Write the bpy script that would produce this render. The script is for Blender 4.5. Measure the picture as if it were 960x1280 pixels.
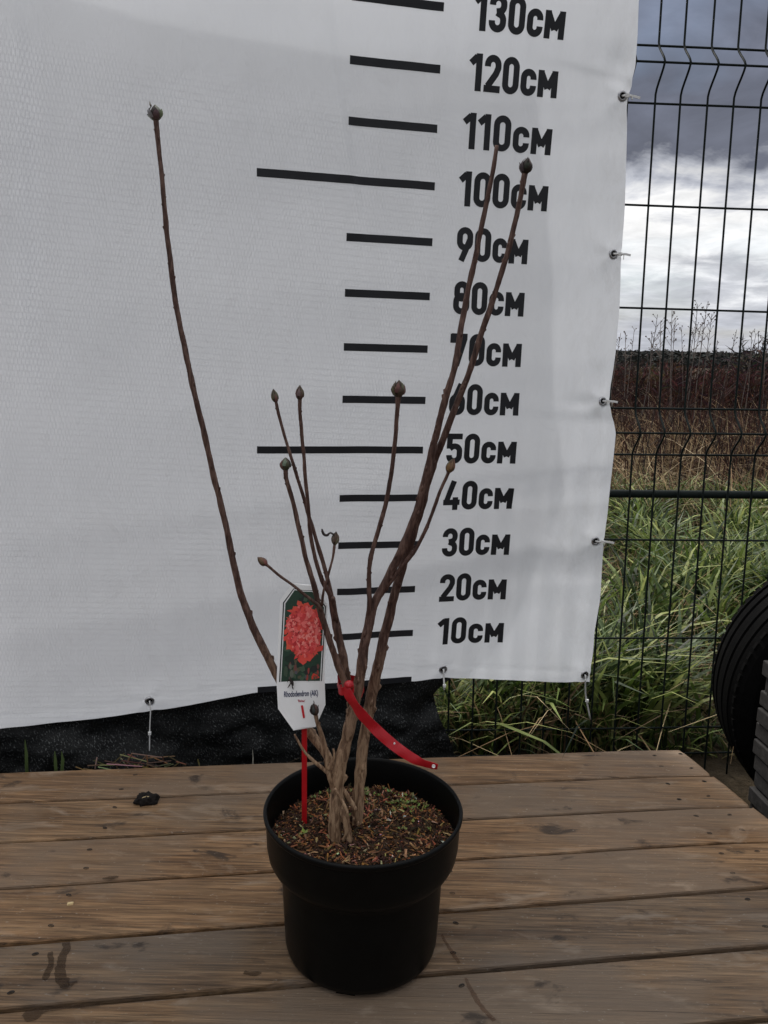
import bpy, bmesh, math, random
import numpy as np
from mathutils import Vector, Matrix, noise
rad = math.radians
random.seed(7); RNG = np.random.default_rng(7)
scene = bpy.context.scene
for o in list(bpy.data.objects): bpy.data.objects.remove(o, do_unlink=True)

# ------------------------------------------------------------------ camera
FPX = 1000.0                      # focal length in pixels of the 960 x 1280 photograph
PITCH, ROLL, CAMH = rad(11.7), rad(1.25), 0.79
FWD = np.array([0, math.cos(PITCH), -math.sin(PITCH)])
DN0 = np.array([0, -math.sin(PITCH), -math.cos(PITCH)])
XAX = np.array([1.0, 0, 0])
RGT = math.cos(ROLL)*XAX - math.sin(ROLL)*DN0
DWN = math.sin(ROLL)*XAX + math.cos(ROLL)*DN0
CAM = np.array([0, 0, CAMH])
cd = bpy.data.cameras.new('camera'); cam = bpy.data.objects.new('camera', cd)
scene.collection.objects.link(cam)
cd.sensor_fit = 'VERTICAL'; cd.sensor_height = 36.0; cd.lens = FPX/1280*36
cd.clip_start = 0.02; cd.clip_end = 6000
cam.matrix_world = Matrix(((RGT[0], -DWN[0], -FWD[0], 0), (RGT[1], -DWN[1], -FWD[1], 0),
                           (RGT[2], -DWN[2], -FWD[2], CAMH), (0, 0, 0, 1)))
scene.camera = cam
scene.render.engine = 'CYCLES'; scene.cycles.max_bounces = 6; scene.cycles.transparent_max_bounces = 10; scene.cycles.caustics_reflective = False; scene.cycles.caustics_refractive = False
scene.render.resolution_x, scene.render.resolution_y = 768, 1024

# ------------------------------------------------------------------ world and sun
SUN_EL, SUN_AZ = rad(48), rad(-24)          # azimuth from +Y towards +X: the light comes from beyond the fence
world = bpy.data.worlds.new('World'); scene.world = world; world.use_nodes = True
wt = world.node_tree; wt.nodes.clear()
def wn(t, **k):
    n = wt.nodes.new(t)
    for a, b in k.items(): setattr(n, a, b)
    return n
WL = wt.links.new
wout = wn('ShaderNodeOutputWorld'); wbg = wn('ShaderNodeBackground')
sky = wn('ShaderNodeTexSky', sky_type='NISHITA'); sky.sun_disc = False
sky.sun_elevation = SUN_EL; sky.sun_rotation = SUN_AZ
skym = wn('ShaderNodeMixRGB', blend_type='MULTIPLY'); skym.inputs[0].default_value = 1
skym.inputs[2].default_value = (.11, .11, .11, 1); WL(sky.outputs[0], skym.inputs[1])
wtc = wn('ShaderNodeTexCoord'); wsep = wn('ShaderNodeSeparateXYZ'); WL(wtc.outputs['Generated'], wsep.inputs[0])
def wm(op, a, b=None):
    n = wn('ShaderNodeMath', operation=op)
    for i, v in enumerate((a, b)):
        if v is None: continue
        if isinstance(v, (int, float)): n.inputs[i].default_value = v
        else: WL(v, n.inputs[i])
    return n.outputs[0]
zc = wm('MAXIMUM', wsep.outputs[2], 0.0)
den = wm('ADD', zc, 0.16)
cx = wm('DIVIDE', wsep.outputs[0], den); cy = wm('DIVIDE', wsep.outputs[1], den)
wcmb = wn('ShaderNodeCombineXYZ'); WL(cx, wcmb.inputs[0]); WL(cy, wcmb.inputs[1])
def wnoise(scale, detail, rough, dist, off):
    mp = wn('ShaderNodeMapping'); mp.inputs['Location'].default_value = off; WL(wcmb.outputs[0], mp.inputs[0])
    n = wn('ShaderNodeTexNoise'); n.inputs['Scale'].default_value = scale; n.inputs['Detail'].default_value = detail
    n.inputs['Roughness'].default_value = rough; n.inputs['Distortion'].default_value = dist
    WL(mp.outputs[0], n.inputs['Vector']); return n.outputs[0]
n1 = wnoise(1.15, 8, .55, .35, (3.1, 1.7, 0)); n2 = wnoise(3.2, 7, .6, .5, (8.4, 2.2, 0)); n3 = wnoise(.75, 5, .55, .2, (1.3, 9.2, 0))
warp = wm('ADD', wm('MULTIPLY', wm('SUBTRACT', n1, .5), .17), wm('MULTIPLY', wm('SUBTRACT', n2, .5), .11))
ew = wm('ADD', wsep.outputs[2], warp)
ramp = wn('ShaderNodeValToRGB'); WL(ew, ramp.inputs[0]); cr = ramp.color_ramp
stops = [(0, (.54, .56, .62)), (.04, (.58, .60, .66)), (.075, (.66, .68, .73)), (.105, (.93, .94, .96)), (.160, (1.04, 1.04, 1.04)),
         (.183, (.50, .52, .58)), (.202, (.155, .167, .212)), (.30, (.160, .175, .228)), (.40, (.26, .285, .375)), (.58, (1.02, 1.03, 1.06)), (1, (1.62, 1.62, 1.62))]
cr.elements[0].position = 0; cr.elements[1].position = 1
for p, c in stops[1:-1]: cr.elements.new(p)
for e, (p, c) in zip(sorted(cr.elements, key=lambda q: q.position), stops): e.position = p; e.color = (*c, 1)
mott = wn('ShaderNodeMapRange'); WL(n2, mott.inputs[0])
mott.inputs[1].default_value = .25; mott.inputs[2].default_value = .75; mott.inputs[3].default_value = .72; mott.inputs[4].default_value = 1.22
cmul = wn('ShaderNodeMixRGB', blend_type='MULTIPLY'); cmul.inputs[0].default_value = 1
WL(ramp.outputs[0], cmul.inputs[1]); WL(mott.outputs[0], cmul.inputs[2])
cov = wn('ShaderNodeMapRange'); WL(n3, cov.inputs[0])
cov.inputs[1].default_value = .30; cov.inputs[2].default_value = .48; cov.inputs[3].default_value = .55; cov.inputs[4].default_value = 1.0
wmix = wn('ShaderNodeMixRGB'); WL(cov.outputs[0], wmix.inputs[0]); WL(skym.outputs[0], wmix.inputs[1]); WL(cmul.outputs[0], wmix.inputs[2])
WL(wmix.outputs[0], wbg.inputs[0]); wbg.inputs[1].default_value = 1.0
WL(wbg.outputs[0], wout.inputs[0])
sd = bpy.data.lights.new('sun', 'SUN'); sd.energy = 3.4; sd.angle = rad(16); sd.color = (1, .95, .88)
sun = bpy.data.objects.new('sun', sd); scene.collection.objects.link(sun)
sv = Vector((math.sin(SUN_AZ)*math.cos(SUN_EL), math.cos(SUN_AZ)*math.cos(SUN_EL), math.sin(SUN_EL)))
sun.rotation_euler = (-sv).to_track_quat('-Z', 'Y').to_euler(); sun.location = (3, 6, 8)
vs = scene.view_settings; vs.view_transform = 'Standard'; vs.look = 'None'; vs.exposure = 0.0; vs.gamma = 1.0; vs.use_curve_mapping = False

# ------------------------------------------------------------------ helpers
def ray(x, y): return (x-480)/FPX*RGT + (y-640)/FPX*DWN + FWD
def onplane(x, y, p, n):
    d = ray(x, y); p = np.asarray(p, float); n = np.asarray(n, float)
    return CAM + d*(np.dot(p-CAM, n)/np.dot(d, n))
def atY(x, y, Y): return onplane(x, y, (0, Y, 0), (0, 1, 0))
def atZ(x, y, z): return onplane(x, y, (0, 0, z), (0, 0, 1))
def depth(P): return float(np.dot(np.asarray(P)-CAM, FWD))
COL = scene.collection.objects
def link(name, me, mat=None, parent=None, smooth=False):
    o = bpy.data.objects.new(name, me); COL.link(o)
    if mat is not None and me is not None and len(me.materials) == 0: me.materials.append(mat)
    if parent is not None: o.parent = parent
    if smooth and me is not None: me.polygons.foreach_set('use_smooth', [True]*len(me.polygons))
    return o
def mesh(name, v, f, cols=None, uvs=None):
    me = bpy.data.meshes.new(name)
    me.from_pydata([tuple(map(float, p)) for p in v], [], [tuple(map(int, q)) for q in f]); me.update()
    if cols is not None:
        ca = me.color_attributes.new('Col', 'FLOAT_COLOR', 'POINT')
        c = np.ones((len(v), 4), np.float32); c[:, :3] = np.asarray(cols)[:, :3]
        ca.data.foreach_set('color', c.ravel())
    if uvs is not None:
        ul = me.uv_layers.new(name='UVMap'); li = np.empty(len(me.loops), np.int32)
        me.loops.foreach_get('vertex_index', li)
        ul.data.foreach_set('uv', np.asarray(uvs, np.float32)[li].ravel())
    return me
def empty(name, loc=(0, 0, 0)):
    o = bpy.data.objects.new(name, None); COL.link(o); o.location = loc; o.empty_display_size = .05; return o
def tag(o, label, cat, group=None, kind=None):
    o['label'] = label; o['category'] = cat
    if group: o['group'] = group
    if kind: o['kind'] = kind
    return o
class MB:
    def __init__(s): s.v = []; s.f = []; s.c = []
    def add(s, v, f, col=None):
        b = len(s.v); s.v += [tuple(p) for p in v]; s.f += [tuple(i+b for i in q) for q in f]
        if col is not None:
            if isinstance(col, tuple): s.c += [col]*len(v)
            else: s.c += list(col)
    def box(s, c, sx, sy, sz, R=None, col=None):
        pts = []
        for dz in (-1, 1):
            for dx, dy in ((-1, -1), (1, -1), (1, 1), (-1, 1)):
                p = np.array([dx*sx/2, dy*sy/2, dz*sz/2])
                if R is not None: p = R@p
                pts.append(np.asarray(c)+p)
        s.add(pts, [(3, 2, 1, 0), (4, 5, 6, 7), (0, 1, 5, 4), (1, 2, 6, 5), (2, 3, 7, 6), (3, 0, 4, 7)], col)
    def tube(s, pts, radii, n=8, cap=True, col=None, rn=None):
        pts = [np.asarray(p, float) for p in pts]; k = len(pts)
        if isinstance(radii, (int, float)): radii = [radii]*k
        t0 = pts[1]-pts[0]; t0 /= np.linalg.norm(t0)
        a = np.array([0, 0, 1.]) if abs(t0[2]) < .9 else np.array([1., 0, 0])
        nrm = np.cross(t0, a); nrm /= np.linalg.norm(nrm)
        V = []
        for i, p in enumerate(pts):
            t = pts[min(i+1, k-1)]-pts[max(i-1, 0)]; t /= (np.linalg.norm(t)+1e-12)
            nrm = nrm - t*np.dot(nrm, t); nrm /= np.linalg.norm(nrm); b = np.cross(t, nrm)
            for j in range(n):
                an = 2*math.pi*j/n; r = radii[i]*(1 if rn is None else 1+rn*(random.random()-.5))
                V.append(p + r*(math.cos(an)*nrm+math.sin(an)*b))
        F = [(i*n+j, i*n+(j+1) % n, (i+1)*n+(j+1) % n, (i+1)*n+j) for i in range(k-1) for j in range(n)]
        if cap: F += [tuple(range(n-1, -1, -1)), tuple(range((k-1)*n, k*n))]
        s.add(V, F, col)
    def lathe(s, prof, n=48, c=(0, 0, 0), R=None, closed=False, col=None):
        V = []
        for r, z in prof:
            for j in range(n):
                an = 2*math.pi*j/n; p = np.array([r*math.cos(an), r*math.sin(an), z])
                if R is not None: p = R@p
                V.append(np.asarray(c)+p)
        m = len(prof); rng = range(m if closed else m-1)
        F = [(i*n+j, i*n+(j+1) % n, ((i+1) % m)*n+(j+1) % n, ((i+1) % m)*n+j) for i in rng for j in range(n)]
        s.add(V, F, col)
    def build(s, name, mat, parent=None, smooth=False):
        return link(name, mesh(name, s.v, s.f, s.c if s.c else None), mat, parent, smooth)
def catmull(P, m):
    P = [np.asarray(p, float) for p in P]; Q = [2*P[0]-P[1]]+P+[2*P[-1]-P[-2]]; out = []
    for i in range(1, len(Q)-2):
        for k in range(m):
            t = k/m; a, b, c, d = Q[i-1:i+3]
            out.append(.5*((2*b)+(-a+c)*t+(2*a-5*b+4*c-d)*t*t+(-a+3*b-3*c+d)*t**3))
    return out+[P[-1]]
def interp(x, pts):
    xs = [p[0] for p in pts]; return float(np.interp(x, xs, [p[1] for p in pts]))
def rotz(a): return np.array([[math.cos(a), -math.sin(a), 0], [math.sin(a), math.cos(a), 0], [0, 0, 1]])
def rotx(a): return np.array([[1, 0, 0], [0, math.cos(a), -math.sin(a)], [0, math.sin(a), math.cos(a)]])

# ------------------------------------------------------------------ materials
class NT:
    def __init__(s, name, spec=.5, rough=.5):
        s.m = bpy.data.materials.new(name); s.m.use_nodes = True; s.t = s.m.node_tree
        s.b = s.t.nodes['Principled BSDF']; s.out = s.t.nodes['Material Output']
        s.b.inputs['Specular IOR Level'].default_value = spec; s.b.inputs['Roughness'].default_value = rough
    def n(s, t, ins=None, **k):
        n = s.t.nodes.new(t)
        for a, b in k.items(): setattr(n, a, b)
        for a, b in (ins or {}).items(): s.set(n, a, b)
        return n
    def set(s, n, a, b):
        i = n.inputs[a]
        if hasattr(b, 'is_linked') or isinstance(b, bpy.types.NodeSocket): s.t.links.new(b, i)
        elif isinstance(b, tuple) and len(b) == 3 and i.type == 'RGBA': i.default_value = (*b, 1)
        else: i.default_value = b
    def coord(s, kind='Object', scale=(1, 1, 1), rnd=False, rot=(0, 0, 0)):
        tc = s.n('ShaderNodeTexCoord'); v = tc.outputs[kind]
        if rnd:
            oi = s.n('ShaderNodeObjectInfo'); mm = s.n('ShaderNodeVectorMath', operation='SCALE')
            cb = s.n('ShaderNodeCombineXYZ', {0: oi.outputs['Random'], 1: oi.outputs['Random'], 2: oi.outputs['Random']})
            s.set(mm, 0, cb.outputs[0]); s.set(mm, 'Scale', 37.0)
            ad = s.n('ShaderNodeVectorMath', operation='ADD'); s.set(ad, 0, v); s.set(ad, 1, mm.outputs[0]); v = ad.outputs[0]
        mp = s.n('ShaderNodeMapping', {'Vector': v, 'Scale': scale, 'Rotation': rot}); return mp.outputs[0]
    def noise(s, vec, scale, detail=4, rough=.55, dist=0.0):
        return s.n('ShaderNodeTexNoise', {'Vector': vec, 'Scale': scale, 'Detail': detail, 'Roughness': rough, 'Distortion': dist}).outputs[0]
    def ramp(s, fac, st, interp='LINEAR'):
        r = s.n('ShaderNodeValToRGB', {0: fac}); c = r.color_ramp; c.interpolation = interp
        while len(c.elements) < len(st): c.elements.new(.5)
        for e, (p, col) in zip(c.elements, st):
            e.position = p; e.color = (*(col if isinstance(col, tuple) else (col,)*3), 1)
        return r.outputs[0]
    def mix(s, fac, a, b, mode='MIX'):
        m = s.n('ShaderNodeMixRGB', blend_type=mode); s.set(m, 0, fac); s.set(m, 1, a); s.set(m, 2, b); return m.outputs[0]
    def math(s, op, a, b=0.0):
        m = s.n('ShaderNodeMath', operation=op); s.set(m, 0, a); s.set(m, 1, b); return m.outputs[0]
    def bump(s, h, dist, strength=1.0):
        b = s.n('ShaderNodeBump', {'Height': h, 'Distance': dist, 'Strength': strength}); s.set(s.b, 'Normal', b.outputs[0]); return b.outputs[0]
    def base(s, c): s.set(s.b, 'Base Color', c)
def simple(name, col, rough=.5, spec=.5, metal=0.0, vary=.25, nscale=60.0, bump=0.0):
    t = NT(name, spec, rough); v = t.coord('Object'); n = t.noise(v, nscale, 5, .6)
    lo = tuple(c*(1-vary) for c in col); hi = tuple(min(1, c*(1+vary)) for c in col)
    t.base(t.ramp(n, [(.25, lo), (.75, hi)])); t.b.inputs['Metallic'].default_value = metal
    if bump: t.bump(n, bump)
    return t.m
def vcol(name, rough=.6, spec=.3, trans=0.0, mul=.25, nscale=40.0):
    t = NT(name, spec, rough); a = t.n('ShaderNodeAttribute', attribute_name='Col')
    n = t.noise(t.coord('Object'), nscale, 4)
    c = t.mix(1.0, a.outputs['Color'], t.ramp(n, [(.2, 1-mul), (.8, 1+mul)]), 'MULTIPLY'); t.base(c)
    if trans:
        tr = t.n('ShaderNodeBsdfTranslucent', {'Color': c}); mx = t.n('ShaderNodeMixShader', {0: trans, 1: t.b.outputs[0], 2: tr.outputs[0]})
        t.t.links.new(mx.outputs[0], t.out.inputs[0])
    return t.m
def m_wood():
    t = NT('deck_wood', .32, .55)
    v = t.coord('Object', rnd=True); vs_ = t.coord('Object', (1.6, 34, 34), rnd=True); vf = t.coord('Object', (7, 190, 190), rnd=True)
    g = t.noise(vs_, 1.6, 6, .62, .9); fine = t.noise(vf, 1.5, 5, .65, .3); big = t.noise(v, 3.2, 4, .55); mid = t.noise(t.coord('Object', (4, 11, 11), rnd=True), 2.0, 6, .65, .6)
    c = t.ramp(g, [(.25, (.080, .042, .020)), (.48, (.160, .095, .048)), (.62, (.225, .142, .076)), (.8, (.120, .066, .032))])
    c = t.mix(1.0, c, t.ramp(fine, [(.32, .34), (.5, .95), (.68, 1.6)]), 'MULTIPLY')
    c = t.mix(t.ramp(big, [(.44, 0.0), (.60, .80)]), c, (.150, .112, .080))          # silvered, weathered areas
    c = t.mix(t.ramp(mid, [(.56, 0.0), (.70, .75)]), c, (.27, .21, .155))           # pale scuffs
    st = t.noise(t.coord('Object', (9, 16, 16), rnd=True), 1.3, 5, .6, .4)
    c = t.mix(t.ramp(st, [(.30, .85), (.38, 0.0)]), c, (.026, .018, .013))            # damp and dirt marks
    kn = t.n('ShaderNodeTexVoronoi', {'Vector': t.coord('Object', (3.1, 11, 11), rnd=True), 'Scale': 1.15}).outputs[0]
    c = t.mix(t.ramp(kn, [(.035, .8), (.085, 0.0)]), c, (.045, .026, .015))           # knots
    sp = t.noise(t.coord('Object', (60, 150, 150), rnd=True), 2.2, 3, .6)
    c = t.mix(t.ramp(sp, [(.66, 0.0), (.72, .75)]), c, (.30, .26, .21))                # grit, splinters
    ck = t.noise(t.coord('Object', (2.2, 150, 150), rnd=True), 1.2, 4, .6, .5); c = t.mix(t.ramp(ck, [(.30, .85), (.345, 0.0)]), c, (.030, .017, .009))
    oi = t.n('ShaderNodeObjectInfo'); c = t.mix(1.0, c, t.ramp(oi.outputs['Random'], [(0, (.80, .82, .86)), (.5, (1.0, 1.0, 1.0)), (1, (1.22, 1.12, 1.02))]), 'MULTIPLY')
    t.base(c); t.set(t.b, 'Roughness', t.ramp(mid, [(.3, .45), (.7, .72)]))
    h = t.math('ADD', t.math('MULTIPLY', g, .6), t.math('MULTIPLY', fine, .6)); t.bump(h, .0024, 1.0); return t.m
def m_banner():
    t = NT('banner_vinyl', .35, .42); uvc = t.coord('UV')
    big = t.noise(t.coord('UV', (1, 1, 1)), 3.0, 5, .6); dirt = t.noise(t.coord('UV', (3, 1.2, 1)), 9.0, 6, .7)
    c = t.ramp(big, [(.3, (.60, .612, .625)), (.7, (.66, .668, .678))])
    c = t.mix(t.ramp(dirt, [(.60, 0.0), (.80, .28)]), c, (.40, .39, .37))
    su = t.n('ShaderNodeSeparateXYZ', {0: uvc}); em = t.ramp(su.outputs[0], [(.24, 0.0), (.36, 1.0)]); smg = t.noise(t.coord('UV', (1.6, .8, 1)), 16.0, 7, .72, .4)
    c = t.mix(t.math('MULTIPLY', em, t.ramp(smg, [(.46, 0.0), (.66, .45)])), c, (.36, .345, .32))
    spk = t.noise(uvc, 160.0, 2, .5); c = t.mix(t.ramp(spk, [(.78, 0.0), (.83, .35)]), c, (.25, .24, .23))
    t.base(c)
    thr = t.n('ShaderNodeTexWave', {'Vector': uvc, 'Scale': 240.0, 'Distortion': .6, 'Detail': 1.0}, wave_type='BANDS', bands_direction='X').outputs[0]
    thr2 = t.n('ShaderNodeTexWave', {'Vector': uvc, 'Scale': 240.0, 'Distortion': .6, 'Detail': 1.0}, wave_type='BANDS', bands_direction='Y').outputs[0]
    soft = t.noise(t.coord('UV', (1.6, .7, 1)), 11.0, 4, .6, .6)
    h = t.math('ADD', t.math('ADD', t.math('MULTIPLY', thr, .12), t.math('MULTIPLY', thr2, .12)), t.math('MULTIPLY', soft, 4.0)); t.bump(h, .0022, .8)
    tr = t.n('ShaderNodeBsdfTranslucent', {'Color': (.75, .785, .85)}); mx = t.n('ShaderNodeMixShader', {0: .41, 1: t.b.outputs[0], 2: tr.outputs[0]})
    t.t.links.new(mx.outputs[0], t.out.inputs[0]); return t.m
def m_net(name='shade_net', lo=.0, hi=.22):
    t = NT(name, .25, .55); t.base((.012, .013, .013))
    v = t.coord('UV', rot=(0, 0, rad(3.2)))
    w1 = t.n('ShaderNodeTexBrick', {'Vector': v, 'Scale': 1.0, 'Mortar Size': .0013, 'Mortar Smooth': .5, 'Brick Width': .0062, 'Row Height': .0112, 'Bias': 0.0,
                                   'Color1': (1, 1, 1), 'Color2': (.0, .0, .0), 'Mortar': (.5, .5, .5)}, offset=.5)
    w1.squash = 1.0
    nz = t.noise(v, 300.0, 3, .6)
    # threads of the mortar rows are solid; the cells are partly open
    cell = t.ramp(w1.outputs['Fac'], [(.2, 0.0), (.8, .42)])
    op = t.math('MAXIMUM', cell, t.ramp(nz, [(.40, lo), (.66, hi)]))
    t.set(t.b, 'Alpha', op)
    spk = t.noise(t.coord('UV', (1, .55, 1), rot=(0, 0, rad(24))), 330.0, 3, .6); big = t.noise(v, 30.0, 4, .6)
    c = t.mix(t.ramp(spk, [(.56, 0.0), (.66, 1.0)]), (.0035, .004, .004), t.ramp(big, [(.35, (.015, .016, .016)), (.68, (.15, .157, .154))])); t.base(c)
    t.bump(nz, .002, .8); return t.m
def m_bark():
    t = NT('bark', .3, .6); v = t.coord('Object', (1, 1, .22)); n = t.noise(v, 190, 6, .65, .6); n2 = t.noise(v, 480, 4, .6)
    sep = t.n('ShaderNodeSeparateXYZ', {0: t.n('ShaderNodeTexCoord').outputs['Object']})
    old = t.ramp(n, [(.27, (.045, .025, .016)), (.43, (.17, .098, .055)), (.58, (.40, .265, .160)), (.78, (.085, .047, .029))])
    young = t.ramp(n, [(.27, (.020, .010, .008)), (.47, (.070, .034, .025)), (.70, (.185, .110, .084))])
    hz = t.math('ADD', sep.outputs[2], t.math('MULTIPLY', n2, .06))
    f = t.ramp(hz, [(.13, 0.0), (.30, 1.0)]); c = t.mix(f, old, young)
    c = t.mix(t.ramp(n2, [(.62, 0.0), (.75, .4)]), c, (.14, .105, .08)); t.base(c); t.bump(t.math('ADD', n, n2), .0013, .9); return t.m
def m_ground():
    t = NT('earth', .2, .9); v = t.coord('Object'); n = t.noise(v, 1.3, 8, .65); n2 = t.noise(v, 22, 6, .7)
    c = t.ramp(n, [(.3, (.022, .019, .012)), (.5, (.048, .036, .022)), (.7, (.080, .058, .034))]); c = t.mix(1, c, t.ramp(n2, [(.25, .5), (.75, 1.4)]), 'MULTIPLY')
    t.base(c); t.bump(n2, .03); return t.m
def m_tyre():
    t = NT('rubber', .06, .8); n = t.noise(t.coord('Object'), 26, 6, .65); t.base(t.ramp(n, [(.3, (.0018, .0018, .002)), (.62, (.0035, .0034, .0034)), (.75, (.008, .0078, .0075))])); t.bump(t.noise(t.coord('Object'), 260, 3), .0008); return t.m
def m_greywood():
    t = NT('grey_wood', .2, .8); n = t.noise(t.coord('Object', (3, 40, 40), rnd=True), 2, 6, .65, .5)
    c = t.ramp(n, [(.25, (.022, .021, .020)), (.55, (.040, .038, .037)), (.8, (.070, .067, .064))]); t.base(c); t.bump(n, .0015); return t.m
def m_soil():
    t = NT('soil', .25, .85); a = t.n('ShaderNodeAttribute', attribute_name='Col'); n = t.noise(t.coord('Object'), 240, 6, .7)
    t.base(t.mix(1, a.outputs['Color'], t.ramp(n, [(.25, .45), (.5, 1.0), (.8, 1.6)]), 'MULTIPLY')); t.bump(n, .002); return t.m
WOOD = m_wood(); BANNER = m_banner(); NET = m_net(); NET2 = m_net('shade_net_folded', 1.0, 1.0); BARK = m_bark(); GROUND = m_ground(); RUBBER = m_tyre(); GREYWOOD = m_greywood(); SOIL = m_soil()
INK = simple('black_print', (.016, .017, .020), .5, .3, vary=.15)
STEEL = simple('eyelet_metal', (.42, .42, .43), .32, .5, 1.0, vary=.35, nscale=500)
HOLE = simple('dark_hole', (.010, .010, .010), .8, .1)
TIE = simple('white_nylon', (.72, .72, .70), .4, .5, vary=.08)
WIRE = simple('green_wire', (.007, .011, .010), .6, .12, vary=.2, nscale=40)
POT = simple('pot_plastic', (.0022, .0024, .0023), .40, .12, vary=.35, nscale=35, bump=.0003)
REDP = simple('red_plastic', (.55, .010, .016), .42, .45, vary=.1)
RIBBON = simple('red_ribbon_film', (.40, .005, .012), .36, .5, vary=.15, nscale=30)
CARD = simple('white_card', (.86, .86, .85), .45, .4, vary=.03)
PRINT = vcol('card_print', .45, .4, 0, .10, 300)
FOL = vcol('grass_blades', .5, .35, .32, .2, 9)
DRY = vcol('dry_plant', .8, .15, .12, .3, 14)
BUD = vcol('bud_scales', .6, .3, 0, .35, 420)
CLOD = simple('dark_earth', (.012, .010, .009), .9, .2, vary=.5, nscale=220, bump=.002)
SCREW = simple('rusty_screw', (.030, .024, .020), .6, .4, .4, vary=.5, nscale=900)
TAGINK = simple('navy_print', (.020, .028, .085), .5, .3); REDINK = simple('crimson_print', (.42, .03, .06), .5, .3)
CHIP = simple('pale_wood', (.62, .48, .26), .7, .2)
WOODS = vcol('far_foliage', .9, .05, 0, .4, .2)

# ------------------------------------------------------------------ ground and far terrain
GZ = -0.21
def ground_z(x, y):
    d = max(0.0, math.hypot(x, y)-22)
    return GZ - 6.0*(1-math.exp(-(d/110)**1.3)) + (.05*noise.noise((x*.35, y*.35, 0)) if y > 2.2 else .012*noise.noise((x*3, y*3, 1)))
rs = [0]+[.35*1.13**i for i in range(75)]; na = 120
gv = [(0, 0, GZ)]; gf = []
for r in rs[1:]:
    for j in range(na):
        a = 2*math.pi*j/na; x, y = r*math.cos(a), r*math.sin(a); gv.append((x, y, ground_z(x, y)))
for j in range(na): gf.append((0, 1+j, 1+(j+1) % na))
for i in range(len(rs)-2):
    for j in range(na):
        a = 1+i*na+j; b = 1+i*na+(j+1) % na; gf.append((a, a+na, b+na, b))
g = link('ground', mesh('ground', gv, gf), GROUND, None, True); g['kind'] = 'structure'; g['label'] = 'bare and grassy earth stretching to the horizon'; g['category'] = 'ground'

# ------------------------------------------------------------------ wooden deck
DECK_LINES = [((-.7031, 1.3551), (.1370, 1.4510)), ((-.6560, 1.2557), (.1442, 1.3480)), ((-.6025, 1.1432), (.1443, 1.2355)),
              ((-.5511, 1.0349), (.1255, 1.1257)), ((-.4986, .9241), (.1042, 1.0080)), ((-.4482, .8179), (.0748, .8891)),
              ((-.4482, .7030), (.0748, .7742)), ((-.4482, .5890), (.0748, .6602)), ((-.4482, .4750), (.0748, .5462)), ((-.4482, .3610), (.0748, .4322))]
deck = empty('wooden_deck', (0, 1, 0)); tag(deck, 'low wooden deck of weathered brown planks under the plant pot', 'deck')
def lineY(L, x): (x0, y0), (x1, y1) = L; return y0+(y1-y0)*(x-x0)/(x1-x0)
def deck_right(Y): return .609+(1.488-Y)*.268
TH = .027
SCREWS = {}
def plank(i):
    La, Lb = DECK_LINES[i], DECK_LINES[i+1]; gap = (.0020, .0033, .0024, .0031, .0044, .004, .003, .003, .003)[i]
    n = 46; xl = -1.75+random.uniform(-.02, .02); v = []; f = []
    bv = .0035
    for k in range(n+1):
        t = k/n
        xr = deck_right(lineY(La, .62)-.03) + (.004*random.random()-.002)*0
        x = xl+(xr-xl)*t
        dx_back = 0.0; dx_front = (lineY(La, x)-lineY(Lb, x))*.25 if k == n else 0
        cut = 0.0
        if i == 0 and k == n: cut = .016
        ya = lineY(La, x)-gap+.0012*noise.noise((x*6, i*3.1, 0)); yb = lineY(Lb, x)+gap+.0012*noise.noise((x*6, i*3.1, 5))
        z0 = .0006*noise.noise((x*3, i*7, 2)); cupz = .0010
        e = (n-k)/n*(xr-xl); end = bv if k == n else 0
        if i == 0: ya -= max(0, .018-e)**1.0*.9 if e < .018 else 0
        prof = [(yb, -TH), (yb, -bv-end), (yb+bv*.3, -bv*.3-end), (yb+bv, 0-end*.6), (yb*.66+ya*.34, cupz-end*.6), (yb*.34+ya*.66, cupz-end*.6), (ya-bv, 0-end*.6), (ya-bv*.3, -bv*.3-end), (ya, -bv-end), (ya, -TH)]
        for (py, pz) in prof:
            px = x
            if k == n: px = x + (lineY(La, x)-py)*.25 - .001*bv
            elif k == n-1: px = xr-.004 + (lineY(La, x)-py)*.25
            v.append((px, py, z0+pz))
    m = 10
    for k in range(n):
        for j in range(m): f.append((k*m+j, k*m+(j+1) % m, (k+1)*m+(j+1) % m, (k+1)*m+j)[::-1])
    f.append(tuple(range(m))); f.append(tuple(range(n*m, n*m+m))[::-1])
    cx, cy = -.2, (lineY(La, -.2)+lineY(Lb, -.2))/2
    me = mesh('plank', [(a-cx, b-cy, c) for a, b, c in v], f)
    o = link('plank', me, WOOD, deck); o.location = (cx, cy-1, 0); return o, (cx, cy)
def screw_mesh():
    b = MB(); b.lathe([(.0001, -.0004), (.0022, -.0004), (.0034, .0005), (.0042, .0008), (.0046, .0003), (.0046, -.002)], 12); b.box((0, 0, .0002), .0036, .0010, .0010)
    me = mesh('screw', b.v, b.f); me.materials.append(SCREW); return me
SCM = screw_mesh(); planks = []
for i in range(9):
    o, c0 = plank(i); planks.append((o, c0))
    La, Lb = DECK_LINES[i], DECK_LINES[i+1]
    for sx0 in (-.455, .10, .545):
        for q in (.26, .74):
            for tw in ((0,) if sx0 != .545 else (0, .06)):
                x = sx0 + .008*random.uniform(-1, 1) + tw - (.1 if sx0 == .10 else 0)*0 + (i*.003)
                y = lineY(La, x)*(1-q)+lineY(Lb, x)*q + .006*random.uniform(-1, 1)
                s = link('screw', SCM, None, o); s.location = (x-c0[0], y-c0[1], .0006); s.scale = (.95, .55, 1); s.rotation_euler = (0, 0, random.uniform(-.5, .5))
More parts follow.
